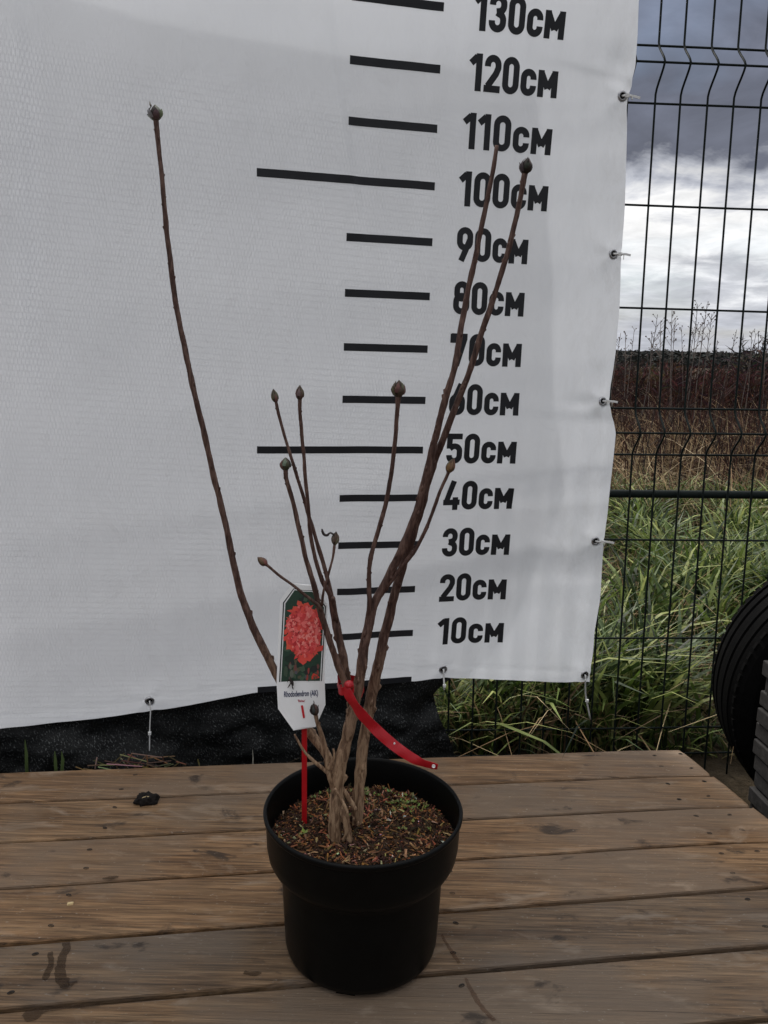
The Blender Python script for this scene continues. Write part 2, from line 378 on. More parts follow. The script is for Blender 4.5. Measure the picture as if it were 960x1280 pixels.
STAIN = simple('damp_stain', (.034, .020, .012), .7, .12, vary=.5, nscale=160); STAIN.node_tree.nodes['Principled BSDF'].inputs['Alpha'].default_value = .48
RUST_ = simple('rust_stain', (.090, .040, .020), .7, .1, vary=.5, nscale=160); RUST_.node_tree.nodes['Principled BSDF'].inputs['Alpha'].default_value = .35
def stain(i, pts, mat):
    o, c0 = planks[i]; V = []; m = len(pts); Q = [atZ(x, y, .0013) for x, y, w in pts]
    Q = catmull([np.append(q, w*.0009) for q, (x, y, w) in zip(Q, pts)], 5)
    for k, q in enumerate(Q):
        t = Q[min(k+1, len(Q)-1)][:3]-Q[max(0, k-1)][:3]; t /= np.linalg.norm(t); e = np.array([-t[1], t[0], 0])
        for sd_ in (-1, 1): V.append(q[:3]+e*sd_*q[3]*(1+.7*noise.noise((q[0]*140, q[1]*140, sd_*3)))-np.array([c0[0], c0[1], 0]))
    link('stain', mesh('stain', V, [(2*k, 2*k+1, 2*k+3, 2*k+2) for k in range(len(Q)-1)]), mat, o)
stain(4, [(84, 1177, 5), (83, 1186, 6), (78, 1196, 6), (75, 1212, 7), (77, 1226, 8), (84, 1232, 6), (91, 1229, 3), (97, 1227, 2)], STAIN)
stain(4, [(62, 1190, 3), (64, 1204, 4), (58, 1219, 5), (56, 1226, 2)], STAIN)
stain(5, [(30, 1266, 4), (42, 1268, 9), (60, 1262, 4), (95, 1258, 3), (125, 1256, 1)], STAIN)
stain(4, [(305, 1215, 3), (315, 1217, 5), (327, 1216, 2)], STAIN)
stain(2, [(128, 1098, 2), (138, 1097, 4), (148, 1096, 2)], STAIN)
stain(5, [(582, 1222, 2), (590, 1240, 3), (602, 1258, 3.5), (618, 1276, 3)], RUST_)
stain(4, [(552, 1168, 2), (561, 1184, 2.5), (574, 1204, 3)], RUST_)
for sx0 in (-1.55, -1.0, -.45, .10, .575):
    b = MB(); p0, p1 = np.array([sx0, lineY(DECK_LINES[0], sx0)-.006, 0]), np.array([sx0+.03, .38, 0])
    if sx0 == .575: p1[0] = .80; p0[0] = .578
    d = p1-p0; L = np.linalg.norm(d); an = math.atan2(d[1], d[0]); b.box((0, 0, 0), L, .045, .17, rotz(an))
    j = b.build('joist', WOOD, deck); j.location = tuple((p0+p1)/2+np.array([0, -1, -TH-.0865]))

# ------------------------------------------------------------------ banner
BU = np.array([0.97776028, 0.20960608, -0.00707962]); BV = np.array([0.0191351, -0.05554298, 0.99827292]); BN = np.array([-0.20885085, 0.97620708, 0.05831855])
BO = np.array([0.06641865, 1.63728091, 0.08714231])
def buv(x, y):
    P = onplane(x, y, BO, BN)-BO; return float(P@BU), float(P@BV)
EDGE_PX = [(735, 851), (741, 790), (747, 740), (755, 660), (759, 620), (765, 565), (767.5, 541), (764, 520), (763, 502), (765, 480), (771, 440), (777, 380), (779.5, 330),
           (782, 300), (785, 255), (787, 205), (789, 140), (790, 122), (795.5, 100), (800, 80), (803, 40), (804, 0)]
EDGE = [buv(*p) for p in EDGE_PX]; EDGE = [(v, u) for u, v in EDGE]+[(1.55, .36), (1.8, .37)]
BOT = [(-1.7, -.105), (-.837, -.0615), (-.55, -.0445), (-.345, -.0175), (-.32, -.0152), (0.0, -.0152), (.012, -.0162), (.08, -.0160), (.2, -.022), (.42, -.0375), (.6, -.05)]
EYE_PX = [((784, 117), 'r', 120), ((771, 317), 'r', 90), ((755, 502), 'r', 60), ((744, 676), 'r', 30), ((729.5, 842), 'c', 0), ((556, 840), 'b', 10), ((187, 876), 'l', 0)]
EYES = [buv(*p[0]) for p in EYE_PX]
def sm(a, b, x): t = min(1, max(0, (x-a)/(b-a))); return t*t*(3-2*t)
def bw(u, v):
    """distance of the cloth behind (+) or before (-) its mean plane"""
    w = .0030*math.sin(u*5.1+1.2+.8*v)+.0022*math.sin(v*6.3+u*2.2)+.0014*math.sin(u*13-v*4)+.006*noise.noise((u*2.4, v*1.7, 3.3))+.0052*noise.noise((u*9, v*4, 7.7))+.0019*noise.noise((u*24, v*10, 1.7))
    d = u-(-.713-.018*(1.2-v)+.008*math.sin(v*7)); w += .0095*math.tanh(d/.013)*sm(.45, .85, v)                # upright fold on the left
    d = u-(-.188+.17*(1.2-v)+.005*math.sin(v*9)); w += .0036*math.tanh(d/.006)*sm(.85, .98, v)*(1-sm(1.25, 1.4, v))    # crease by the 110 mark
    d = u-(-.86+.02*math.sin(3*v)); w -= .004*math.exp(-(d/.03)**2)
    d = v-1.215-.015*math.sin(u*9); w += .0034*math.tanh(d/.006)*sm(.15, .33, u)                                # fold line at 120
    d = v-(.566+.010*math.sin(u*7)); w += .0036*math.tanh(d/.010)*sm(.10, .36, u)
    w -= .007*math.exp(-((u-.375)/.035)**2-((v-.575)/.022)**2); w -= .004*math.exp(-((u-.335)/.03)**2-((v-.60)/.012)**2)
    w -= .010*math.exp(-((u-.345)/.022)**2-((v-1.235)/.03)**2)
    d = (u-.30)+(v-.20)*.75-.03; w += .0036*math.exp(-(d/.028)**2)*sm(-.02, .1, v)*(1-sm(.35, .5, v))
    d = (u-.30)+(v-.20)*.75-.10; w -= .0046*math.exp(-(d/.032)**2)*sm(-.02, .1, v)*(1-sm(.38, .52, v))
    for eu, ev in EYES:
        r = math.hypot(u-eu, v-ev)
        if r < .16: w += .0075*math.exp(-(r/.035)**2) + .0016*math.exp(-(r/.075)**2)*math.sin(5*math.atan2(v-ev, u-eu)+eu*20)*min(1, r/.02)
    d = v-interp(u, BOT); w -= .0016*math.exp(-((d-.028)/.006)**2); w += .003*math.sin(u*9+1)*math.exp(-d/.09)
    return w
def bpt(u, v, off=0.0): return BO+u*BU+v*BV+(bw(u, v)-off)*BN
NU, NV, UL, VT = 300, 300, -1.45, 1.72
bvts = []; buvs = []; bf = []
for j in range(NV+1):
    for i in range(NU+1):
        s = i/NU; t = j/NV; vm = -.03+(VT+.03)*t
        ur = interp(vm, EDGE); u = UL+(ur-UL)*s**.85; vb = interp(u, BOT); v = vb+(VT-vb)*t
        ur = interp(v, EDGE); u = UL+(ur-UL)*s**.85
        bvts.append(bpt(u, v)); buvs.append((u, v))
for j in range(NV):
    for i in range(NU): a = j*(NU+1)+i; bf.append((a, a+1, a+NU+2, a+NU+1))
banner = link('measuring_banner', mesh('measuring_banner', bvts, bf, None, buvs), BANNER, None, True)
tag(banner, 'large white vinyl banner printed with a black centimetre ruler, tied to the wire fence', 'banner')

def band(b, pts, hw, off):
    """printed stroke of half width hw along a 2-D path on the cloth"""
    P = []
    for a, c in zip(pts[:-1], pts[1:]):
        n = max(1, int(math.hypot(c[0]-a[0], c[1]-a[1])/.003))
        P += [(a[0]+(c[0]-a[0])*k/n, a[1]+(c[1]-a[1])*k/n) for k in range(n)]
    closed = math.hypot(pts[0][0]-pts[-1][0], pts[0][1]-pts[-1][1]) < 1e-6
    if not closed: P.append(pts[-1])
    m = len(P); V = []
    for k in range(m):
        def dirn(a, c): d = (c[0]-a[0], c[1]-a[1]); l = math.hypot(*d) or 1; return d[0]/l, d[1]/l
        d1 = dirn(P[k-1], P[k]) if (k > 0 or closed) else None; d2 = dirn(P[k], P[(k+1) % m]) if (k < m-1 or closed) else None
        d1 = d1 or d2; d2 = d2 or d1
        n1 = (-d1[1], d1[0]); n2 = (-d2[1], d2[0]); nx, ny = n1[0]+n2[0], n1[1]+n2[1]; q = nx*n1[0]+ny*n1[1]; q = max(q, .45)
        nx, ny = nx/q, ny/q
        for sg in (-1, -.33, .33, 1): V.append(bpt(P[k][0]+sg*hw*nx, P[k][1]+sg*hw*ny, off))
    F = []
    for k in range(m if closed else m-1):
        k2 = (k+1) % m
        for j in range(3): F.append((k*4+j, k2*4+j, k2*4+j+1, k*4+j+1))
    b.add(V, F)
GH, GS = .0625, .0118
def arc(cx, cy, r, a0, a1, n=12, ry=None): return [(cx+r*math.cos(rad(a0+(a1-a0)*k/n)), cy+(ry or r)*math.sin(rad(a0+(a1-a0)*k/n))) for k in range(n+1)]
def stadium(x0, x1, y0, y1):
    r = (x1-x0)/2; cx = (x0+x1)/2; P = arc(cx, y1-r, r, 0, 180)+arc(cx, y0+r, r, 180, 360); return P+[P[0]]
def glyph(ch):
    s = GS/2; W = .0335; H = GH; r = W/2-s; cx = W/2
    if ch == '0': return W, [stadium(s, W-s, s, H-s)]
    if ch == '1': return .0225, [[(.0225-s, 0), (.0225-s, H)], [(.0009, H-.0165), (.0225-GS*.8, H-.0052)]]
    if ch == '2': return W, [[(s, H-.020)]+arc(cx, H-s-r, r, 175, 0)+[(W-s, H-.021), (W-s-.004, H-.031), (s+.0018, s+.004)], [(0, s), (W, s)]]
    if ch == '3': return W, [[(s, H-.019)]+arc(cx, H-s-r, r, 175, 0)+arc(cx+.001, H*.52+r, r-.001, 0, -80, 6)+[(cx-.003, H*.525)], [(cx-.002, H*.52)]+arc(cx+.001, H*.5-r, r-.001, 80, 0, 6)+arc(cx, s+r, r, 0, -175)+[(s, .019)]]
    if ch == '4': return .0365, [[(.0215, H), (s+.001, .018)], [(0, .0165), (.0365, .0165)], [(.0265, 0), (.0265, .0275)]]
    if ch == '5': return W, [[(s*.6, H-s), (W-.001, H-s)], [(s, H), (s, H*.50)], [(s+.001, H*.50)]+arc(cx, H*.60-r-.001, r, 110, 0, 9)+arc(cx, s+r, r, 0, -175)+[(s, .018)]]
    if ch == '6': return W, [stadium(s, W-s, s, H*.60), [(W*.70, H), (s+.0003, H*.36)]]
    if ch == '7': return W, [[(.0005, H-s), (W-.0005, H-s)], [(W-s-.0002, H-s*1.6), (W*.36, 0)], [(s*.7, H-.001), (s*.7, H-.0185)]]
    if ch == '8': return W, [stadium(s, W-s, s, H*.56), stadium(s+.0012, W-s-.0012, H*.48, H-s)]
    if ch == '9': return W, [stadium(s, W-s, H*.40, H-s), [(W*.30, 0), (W-s-.0003, H*.64)]]
    h = H*.735
    if ch == 'c': W = .0315; r = W/2-s; cx = W/2; return W, [[(W-s, h*.61)]+arc(cx, h-s-r, r, 0, 180)+arc(cx, s+r, r, 180, 360)+[(W-s, h*.39)]]
    if ch == 'm': W = .0395; return W, [[(s*.95, 0), (s*.95, h)], [(W-s*.95, 0), (W-s*.95, h)], [(s*.9, h-.003), (W/2, h*.33)], [(W-s*.9, h-.003), (W/2, h*.33)]]
UST = {130: .057, 120: .0560, 110: .0505, 100: .0500, 90: .0491, 80: .0474, 70: .047, 60: .0485, 50: .0496, 40: .0496, 30: .0535, 20: .0541, 10: .0570}
UEN = {130: .230, 120: .2252, 110: .2244, 100: .2261, 90: .1936, 80: .1937, 70: .1956, 60: .1977, 50: .1994, 40: .2022, 30: .204, 20: .2047, 10: .2063}
VSH = {120: .0, 110: .001, 10: -.001, 40: .004, 30: .002, 50: .003, 60: .003, 70: .001, 130: -.001}
off0 = .0007
for k in range(0, 131, 10):
    b = MB(); ul = .332 if k % 50 == 0 else .1672; v0 = k/100
    if k == 0: band(b, [(-.331, -.0100), (.0027, -.0100)], .0066, off0)
    else: band(b, [(-ul, v0), (0.0, v0)], .0072, off0)
    b.build('tick_mark', INK, banner)
    if k == 0: continue
    b = MB(); u = 0; items = []
    for ch in str(k)+'cm':
        W, st = glyph(ch); items.append((u, W, st)); u += W+(.0055 if ch == '1' else .0042)
    tot = u-.0042; scl = (UEN[k]-UST[k])/tot; q = 0
    for u0, W, st in items:
        for path in st:
            band(b, [(UST[k]+(u0+x)*scl, v0-GH/2+y+VSH.get(k, 0)) for x, y in path], GS/2, off0+.00006*q); q += 1
    b.build('number_lettering', INK, banner)
# eyelets
def frame_at(u, v):
    e = .004; a = bpt(u+e, v)-bpt(u-e, v); c = bpt(u, v+e)-bpt(u, v-e); a /= np.linalg.norm(a); n = np.cross(a, c); n /= np.linalg.norm(n); c = np.cross(n, a)
    return np.array([a, c, n]).T          # third column points towards the camera
for (eu, ev) in EYES:
    R = frame_at(eu, ev); P = bpt(eu, ev)
    b = MB(); b.lathe([(.0052, -.001), (.0054, .0016), (.0068, .0026), (.0088, .0018), (.0098, .0002), (.0098, -.001)], 28, P, R); e = b.build('eyelet', STEEL, banner, True)
    b = MB(); b.lathe([(.0001, .0006), (.0056, .0006)], 20, P, R); b.build('eyelet_hole', HOLE, e)

# ------------------------------------------------------------------ wire fence
FA, FL = rad(4), rad(2)
FU = np.array([math.cos(FA), math.sin(FA), 0]); FUP = np.array([-.010, math.sin(FL), math.cos(FL)]); FUP /= np.linalg.norm(FUP)
FNn = np.cross(FU, FUP); FNn /= np.linalg.norm(FNn)         # points towards the camera
FO = np.array([.5, 1.775, 0.0])
def fpt(s, h, d=0.0): return FO+s*FU+h*FUP+d*FNn
def fhit(x, y): P = onplane(x, y, FO, FNn)-FO; return float(P@FU), float(P@FUP)
fence = empty('wire_fence', tuple(FO)); tag(fence, 'dark green welded wire mesh fence with bent wires behind the banner', 'fence')
HZ = [fhit(885, y)[1] for y in (60, 89, 131, 258, 387, 511, 540, 568, 674, 797, 908, 940)]
bends = [HZ[1], HZ[6]]
def bend(h):
    d = 0
    for b0 in bends:
        t = max(0, 1-abs(h-b0)/.048); d = max(d, .040*(t*t*(3-2*t)*.5+t*.5))
    return d
def flocal(p): return np.asarray(p)-FO
S0 = fhit(809, 320)[0]; hv = sorted(set([-.215, 1.62]+list(np.linspace(-.2, 1.6, 37))+[b+o for b in bends for o in np.linspace(-.05, .05, 11)]))
for k in range(-24, 19):
    s = S0+k*.0575; j1, j2 = random.uniform(-1, 1)*.0015, random.uniform(-1, 1)*.002
    b = MB(); b.tube([flocal(fpt(s+j1+(j2-j1)*(h+.2)/1.8, h, bend(h)+.004)) for h in hv], .0023, 7); b.build('upright_wire', WIRE, fence, True)
sl, sr = S0-24.6*.0575, S0+18.6*.0575
for h in HZ+[1.52, 1.60]:
    b = MB(); b.tube([flocal(fpt(s, h+.0012*math.sin(s*5+h*9), bend(h)-.0005)) for s in np.linspace(sl, sr, 24)], .0024, 7); b.build('cross_wire', WIRE, fence, True)
h = fhit(885, 618)[1]
b = MB(); b.tube([flocal(fpt(s, h, -.012)) for s in np.linspace(sl, sr, 12)], .0092, 14); b.build('rail', WIRE, fence, True)
b = MB(); p = fpt(sr+.02, 0); b.box(flocal(p)+np.array([0, .02, .62]), .06, .04, 1.85); b.build('post', WIRE, fence)

# cable ties
def strip(b, pts, w, th, up):
    """flat strap along pts; up = width direction"""
    V = []; m = len(pts); pts = [np.asarray(p) for p in pts]
    for i, p in enumerate(pts):
        t = pts[min(i+1, m-1)]-pts[max(0, i-1)]; t /= np.linalg.norm(t); u = np.asarray(up, float)-t*np.dot(up, t); u /= np.linalg.norm(u); n = np.cross(t, u)
        for a, c in ((-1, -1), (1, -1), (1, 1), (-1, 1)): V.append(p+u*a*w/2+n*c*th/2)
    F = [(i*4+j, i*4+(j+1) % 4, (i+1)*4+(j+1) % 4, (i+1)*4+j) for i in range(m-1) for j in range(4)]+[(3, 2, 1, 0), (m*4-4, m*4-3, m*4-2, m*4-1)]
    b.add(V, F)
for (px, kind, mk), (eu, ev) in zip(EYE_PX, EYES):
    P = bpt(eu, ev); R = frame_at(eu, ev); out = R[:, 2]
    nm = {120: 'short white cable tie through the banner eyelet beside the one hundred and twenty centimetre mark', 90: 'short white cable tie through the banner eyelet beside the ninety centimetre mark', 60: 'short white cable tie through the banner eyelet beside the sixty centimetre mark',
          30: 'short white cable tie through the banner eyelet beside the thirty centimetre mark'}.get(mk)
    root = empty('cable_tie', tuple(P)); loc = lambda q: np.asarray(q)-P
    if kind == 'r':
        tag(root, nm, 'cable tie', 'cable ties holding the banner')
        vv = random.uniform(-.003, .003); rim = interp(ev, EDGE)
        s_, h_ = fhit(px[0]+14, px[1]+6); tgt = fpt(s_, h_)
        b = MB(); strip(b, [loc(q) for q in catmull([P-out*.006, P+out*.0032, bpt(eu+.010, ev, .006), bpt(rim+.004, ev, .004), .5*bpt(rim+.010, ev, -.012)+.5*tgt, tgt-FNn*.006], 5)], .0036, .0011, BV); b.build('strap', TIE, root, True)
        b = MB(); E0 = bpt(rim-.001, ev+.0005, .0065); E1 = bpt(rim+.019+vv, ev-.0016-.4*vv, .004); strip(b, [loc(E0), loc(.5*E0+.5*E1+BV*.0006), loc(E1)], .0042, .0012, BV); b.build('free_end', TIE, root)
        b = MB(); b.box(loc(bpt(rim-.0045, ev, .0065)), .0068, .005, .0066, np.array([BU, BN, BV]).T); b.build('tie_head', TIE, root)
    else:
        ends = {'c': (741, 903), 'b': (557, 866), 'l': (187, 942)}[kind]; eu2, ev2 = buv(*ends)
        E1 = BO+eu2*BU+ev2*BV-BN*(-.012 if kind != 'l' else .004)
        tag(root, {'c': 'long white cable tie hanging from the eyelet at the banner lower corner', 'b': 'white cable tie on the bottom eyelet below the 10 mark', 'l': 'thin grey cable tie hanging from the bottom eyelet above the straw'}[kind], 'cable tie', 'cable ties holding the banner')
        e0 = interp(eu, BOT)
        b = MB(); pts = catmull([P-out*.005, P+out*.003, bpt(eu+.001, ev-.010, .0045), bpt(eu+.0015, e0+.002, .004), .6*(BO+eu*BU+e0*BV)+.4*E1, E1], 5)
        strip(b, [loc(q) for q in pts], .0034 if kind != 'l' else .0024, .0011, BU); b.build('strap', TIE, root, True)
        M = .5*(BO+eu*BU+e0*BV)+.5*E1-BN*.002
        b = MB(); b.box(loc(M), .0062, .005, .0058, np.array([BU, BN, BV]).T); b.build('tie_head', TIE, root)

# ------------------------------------------------------------------ black shade net behind and below the banner
NR_PX = [(588, 975), (575, 930), (560, 900), (552, 870), (600, 820), (640, 770), (668, 700), (690, 640), (705, 600), (700, 560), (692, 480), (690, 400), (693, 340), (690, 300), (684, 220), (678, 150), (672, 64)]
NR = [buv(*p) for p in NR_PX]; NRv = [(v, u) for u, v in NR]
NRv.sort()
NTOP = [(-1.6, 1.40), (buv(173, 0)[0], buv(173, 0)[1]), (buv(420, 48)[0], buv(420, 48)[1]), (buv(672, 66)[0], buv(672, 66)[1]), (.5, 1.16)]
nv_, nf_, nu_ = [], [], []
A, Bq = 170, 190; vlow = -.325
for j in range(Bq+1):
    for i in range(A+1):
        s = i/A; t = j/Bq
        u = -1.4
        v = vlow+(1.2-vlow)*t
        for it in range(3):
            ur = interp(v, NRv); u = -1.4+(ur+1.4)*s; v = vlow+(interp(u, NTOP)-vlow)*t
        w = bw(u, max(v, interp(u, BOT)))+.005+.022*sm(-.22, .0, u-interp(v, NRv))+.02*sm(-.12, .0, v-interp(u, NTOP))
        lowr = sm(.03, -.06, v) if False else (1-sm(-.16, .0, v))
        fold = .022*noise.noise((u*6+v*5, v*9-u*3, 1.5))+.012*noise.noise((u*17, v*22, 4.5))+.010*math.sin(u*11+v*16)
        P = BO+u*BU+v*BV+BN*w + BN*lowr*(.020+fold) - np.array([0, 1, 0])*lowr*(.028)*sm(-.05, -.3, v)
        nv_.append(P); nu_.append((u, v))
for j in range(Bq):
    for i in range(A): a = j*(A+1)+i; nf_.append((a, a+1, a+A+2, a+A+1))
net = link('shade_net', mesh('shade_net', nv_, nf_, None, nu_), NET, None, True)
heap_v, heap_f, heap_u = [], [], []; A2, B2 = 120, 46
for j in range(B2+1):
    for i in range(A2+1):
        s = i/A2; t = j/B2; v = -.335+.33*t; u = -1.38+(interp(v, NRv)-.012+1.38)*s; v = -.335+(.335+interp(u, BOT)+.003)*t
        fold = .024*noise.noise((u*5-v*6, v*8+u*4, 7.5))+.015*noise.noise((u*15, v*19, 2.5))+.008*noise.noise((u*34, v*40, 5.5)); k = (1-sm(-.09, -.01, v))
        heap_v.append(BO+u*BU+v*BV+BN*(bw(u, max(v, interp(u, BOT)))+.007+k*(.006+fold))-np.array([0, 1, 0])*.05*sm(-.05, -.3, v)); heap_u.append((u*1.0+.3*v, v))
for j in range(B2):
    for i in range(A2): a = j*(A2+1)+i; heap_f.append((a, a+1, a+A2+2, a+A2+1))
hp = link('folded_hem', mesh('folded_hem', heap_v, heap_f, None, heap_u), NET2, net, True)
tag(net, 'black knitted shade net hanging behind the banner, crumpled at its foot', 'net')

# ------------------------------------------------------------------ flower pot
PC = np.array([-.0185, .942, 0.0]); TILT = rotx(-rad(1.3))
pot = empty('plant_pot', tuple(PC+np.array([0, 0, .0015]))); pot.rotation_euler = (-rad(1.0), 0, 0)
tag(pot, 'black round plastic nursery pot with a thick flared rim standing on the deck', 'pot')
b = MB(); b.lathe([(.001, .006), (.080, .006), (.086, .000), (.094, .0005), (.0995, .006), (.1015, .014), (.1045, .075), (.1062, .118), (.1072, .1245), (.113, .1285), (.1195, .134), (.1232, .142), (.1252, .155), (.1265, .192)], 96)
b.build('pot_body', POT, pot, True)
b = MB(); b.lathe([(.1265, .1915), (.1292, .1945), (.1297, .1985), (.1282, .2012), (.1258, .2008), (.1243, .1975), (.1225, .170), (.119, .140), (.105, .12)], 96); b.build('rim', POT, pot, True)
for k in range(6):
    a = rad(20+60*k); b = MB(); c = np.array([.087*math.cos(a), .087*math.sin(a), .0014])
    b.box(c, .014, .024, .0040, rotz(a)); b.build('foot', POT, pot)
# soil
SZ = .158
def soil_h(x, y): r = math.hypot(x, y)/.12; return SZ+.010*(1-r*r)+.006*noise.noise((x*28, y*28, 0))+.004*noise.noise((x*75, y*75, 2))+.0022*noise.noise((x*190, y*190, 5))
sb = MB(); ring = 46; sg = 110; V = [(0, 0, soil_h(0, 0))]; cols = []
def soil_col(x, y): 
    q = .5+.5*noise.noise((x*60, y*60, 9)); return (.016+.045*q*q, .009+.022*q*q, .006+.010*q*q)
cols.append(soil_col(0, 0))
for i in range(1, ring+1):
    r = .1225*i/ring
    for j in range(sg): a = 2*math.pi*j/sg; x, y = r*math.cos(a), r*math.sin(a); V.append((x, y, soil_h(x, y))); cols.append(soil_col(x, y))
F = [(0, 1+j, 1+(j+1) % sg) for j in range(sg)]+[(1+i*sg+j, 1+(i+1)*sg+j, 1+(i+1)*sg+(j+1) % sg, 1+i*sg+(j+1) % sg) for i in range(ring-1) for j in range(sg)]
sb.add(V, F, cols)
for k in range(8000):       # bark fibres, chips and crumbs
    a = random.uniform(0, 2*math.pi); r = .119*math.sqrt(random.random()); x, y = r*math.cos(a), r*math.sin(a); z = soil_h(x, y)+random.uniform(0, .003)
    L = random.choice((.0015, .002, .003, .004, .006)) if random.random() < .74 else random.uniform(.007, .017); w = random.uniform(.0005, .0011)*(1 if L < .007 else 1.7)
    d = np.array([random.gauss(0, 1), random.gauss(0, 1), random.gauss(0, .45)]); d /= np.linalg.norm(d); e = np.cross(d, (random.gauss(0, .4), random.gauss(0, .4), 1)); e /= np.linalg.norm(e); n = np.cross(e, d)
    q = random.random(); c = (.40, .26, .14) if q < .06 else ((.66, .60, .50) if q < .075 else ((.24, .105, .042) if q < .36 else (.040, .020, .011)))
    c = tuple(t*random.uniform(.7, 1.3) for t in c); P = np.array([x, y, z]); h = L/2
    sb.add([P-d*h-e*w, P-d*h+e*w, P+d*h+e*w*.6+n*w, P+d*h-e*w*.6+n*w, P+n*w*1.5], [(0, 1, 4), (1, 2, 4), (2, 3, 4), (3, 0, 4)], c)
soil = sb.build('potting_soil', SOIL, None); soil.location = tuple(PC+np.array([0, 0, .0015])); soil.rotation_euler = (-rad(1.0), 0, 0)
tag(soil, 'dark brown bark potting soil filling the black pot', 'soil', kind='stuff')
def soil_hit(x, y):
    P = atZ(x, y, SZ+.006)
    for _ in range(3): z = soil_h(P[0]-PC[0], P[1]-PC[1])+.0015-.0175*(P[1]-PC[1]); P = atZ(x, y, z)
    return P
# seedlings in the pot
def sprout(b, P, n, L, col, up=.6):
    for k in range(n):
        a = random.uniform(0, 6.28); d = np.array([math.cos(a), math.sin(a), up+random.uniform(-.2, .5)]); d /= np.linalg.norm(d); e = np.cross(d, (0, 0, 1.)); e /= np.linalg.norm(e)
        l = L*random.uniform(.6, 1.1); w = l*.32; c = tuple(t*random.uniform(.7, 1.25) for t in col); nn = np.cross(e, d)
        b.add([P, P+d*l*.45+e*w-nn*w*.25, P+d*l, P+d*l*.45-e*w-nn*w*.25, P+d*l*.5+nn*w*.15], [(0, 1, 4), (1, 2, 4), (2, 3, 4), (3, 0, 4)], c)
b = MB()
for k in range(400):
    cx, cy, sx, sy = random.choice(((540, 985, 14, 12), (522, 988, 9, 9), (525, 975, 8, 8), (500, 975, 16, 9), (505, 1010, 13, 9), (550, 1005, 10, 8), (455, 987, 5, 9), (478, 968, 14, 6), (470, 1000, 45, 22), (520, 1000, 30, 22), (400, 990, 25, 14)))
    P = soil_hit(random.gauss(cx, sx), random.gauss(cy, sy))
    if math.hypot(P[0]-PC[0], P[1]-PC[1]) < .115: sprout(b, P+np.array([0, 0, .002+.004*random.random()]), random.choice((2, 3, 4)), .0056, (.19, .24, .065))
o = b.build('chickweed_patch', FOL, None); tag(o, 'patch of tiny pale green weed seedlings on the potting soil', 'seedlings', kind='stuff')
for (x, y, lab) in ((380, 1046, 'tiny green seedling in front of the red stake'), (416, 1029, 'tiny green seedling against the foot of the bush')):
    b = MB(); P = soil_hit(x, y); b.tube([P-np.array([0, 0, .002]), P+np.array([0, 0, .005])], .0006, 5, True, (.16, .2, .06)); sprout(b, P+np.array([0, 0, .005]), 5, .0075, (.20, .25, .07), .35)
    o = b.build('seedling', FOL, None); tag(o, lab, 'seedling')

# ------------------------------------------------------------------ the bush
ORG = PC+np.array([0, 0, SZ])
bush = empty('rhododendron', tuple(ORG)); tag(bush, 'leafless shrub with tall brown stems and closed buds growing in the black pot', 'shrub')
def stem(pts, name='stem', scars=True):
    """pts: (x_px, y_px, width_px, Y)"""
    P = [atY(x, y, Y) for x, y, w, Y in pts]; Q = catmull([np.append(p, w*depth(p)/FPX/2) for p, (x, y, w, Y) in zip(P, pts)], 6)
    path = []; rr = []
    for i, q in enumerate(Q):
        jt = .0009*min(1, q[3]/.003); path.append(q[:3]-ORG+np.array([noise.noise((q[2]*34, i*.05, 1))*jt, noise.noise((q[2]*34, 9, 1))*jt, 0]))
        rr.append(q[3]*(.86-.08*sm(.40, .55, q[2]))*(1+.17*noise.noise((q[2]*60, len(pts), 3))))
    b = MB(); b.tube(path, rr, 10, True, None, .10)
    if scars:
        for i in range(4, len(path)-3):
            if random.random() < .26:
                a = random.uniform(0, 6.28); t = path[i+1]-path[i]; t /= np.linalg.norm(t); e = np.cross(t, (math.cos(a), math.sin(a), .1)); e /= np.linalg.norm(e); r = rr[i]
                p = path[i]+e*r*.75; b.tube([p-t*r*.8, p+e*r*.25, p+e*r*.45+t*r*.4, p+t*r*1.0], [r*.15, r*.30, r*.26, r*.10], 6)
    o = b.build(name, BARK, bush, True); return o, path, rr
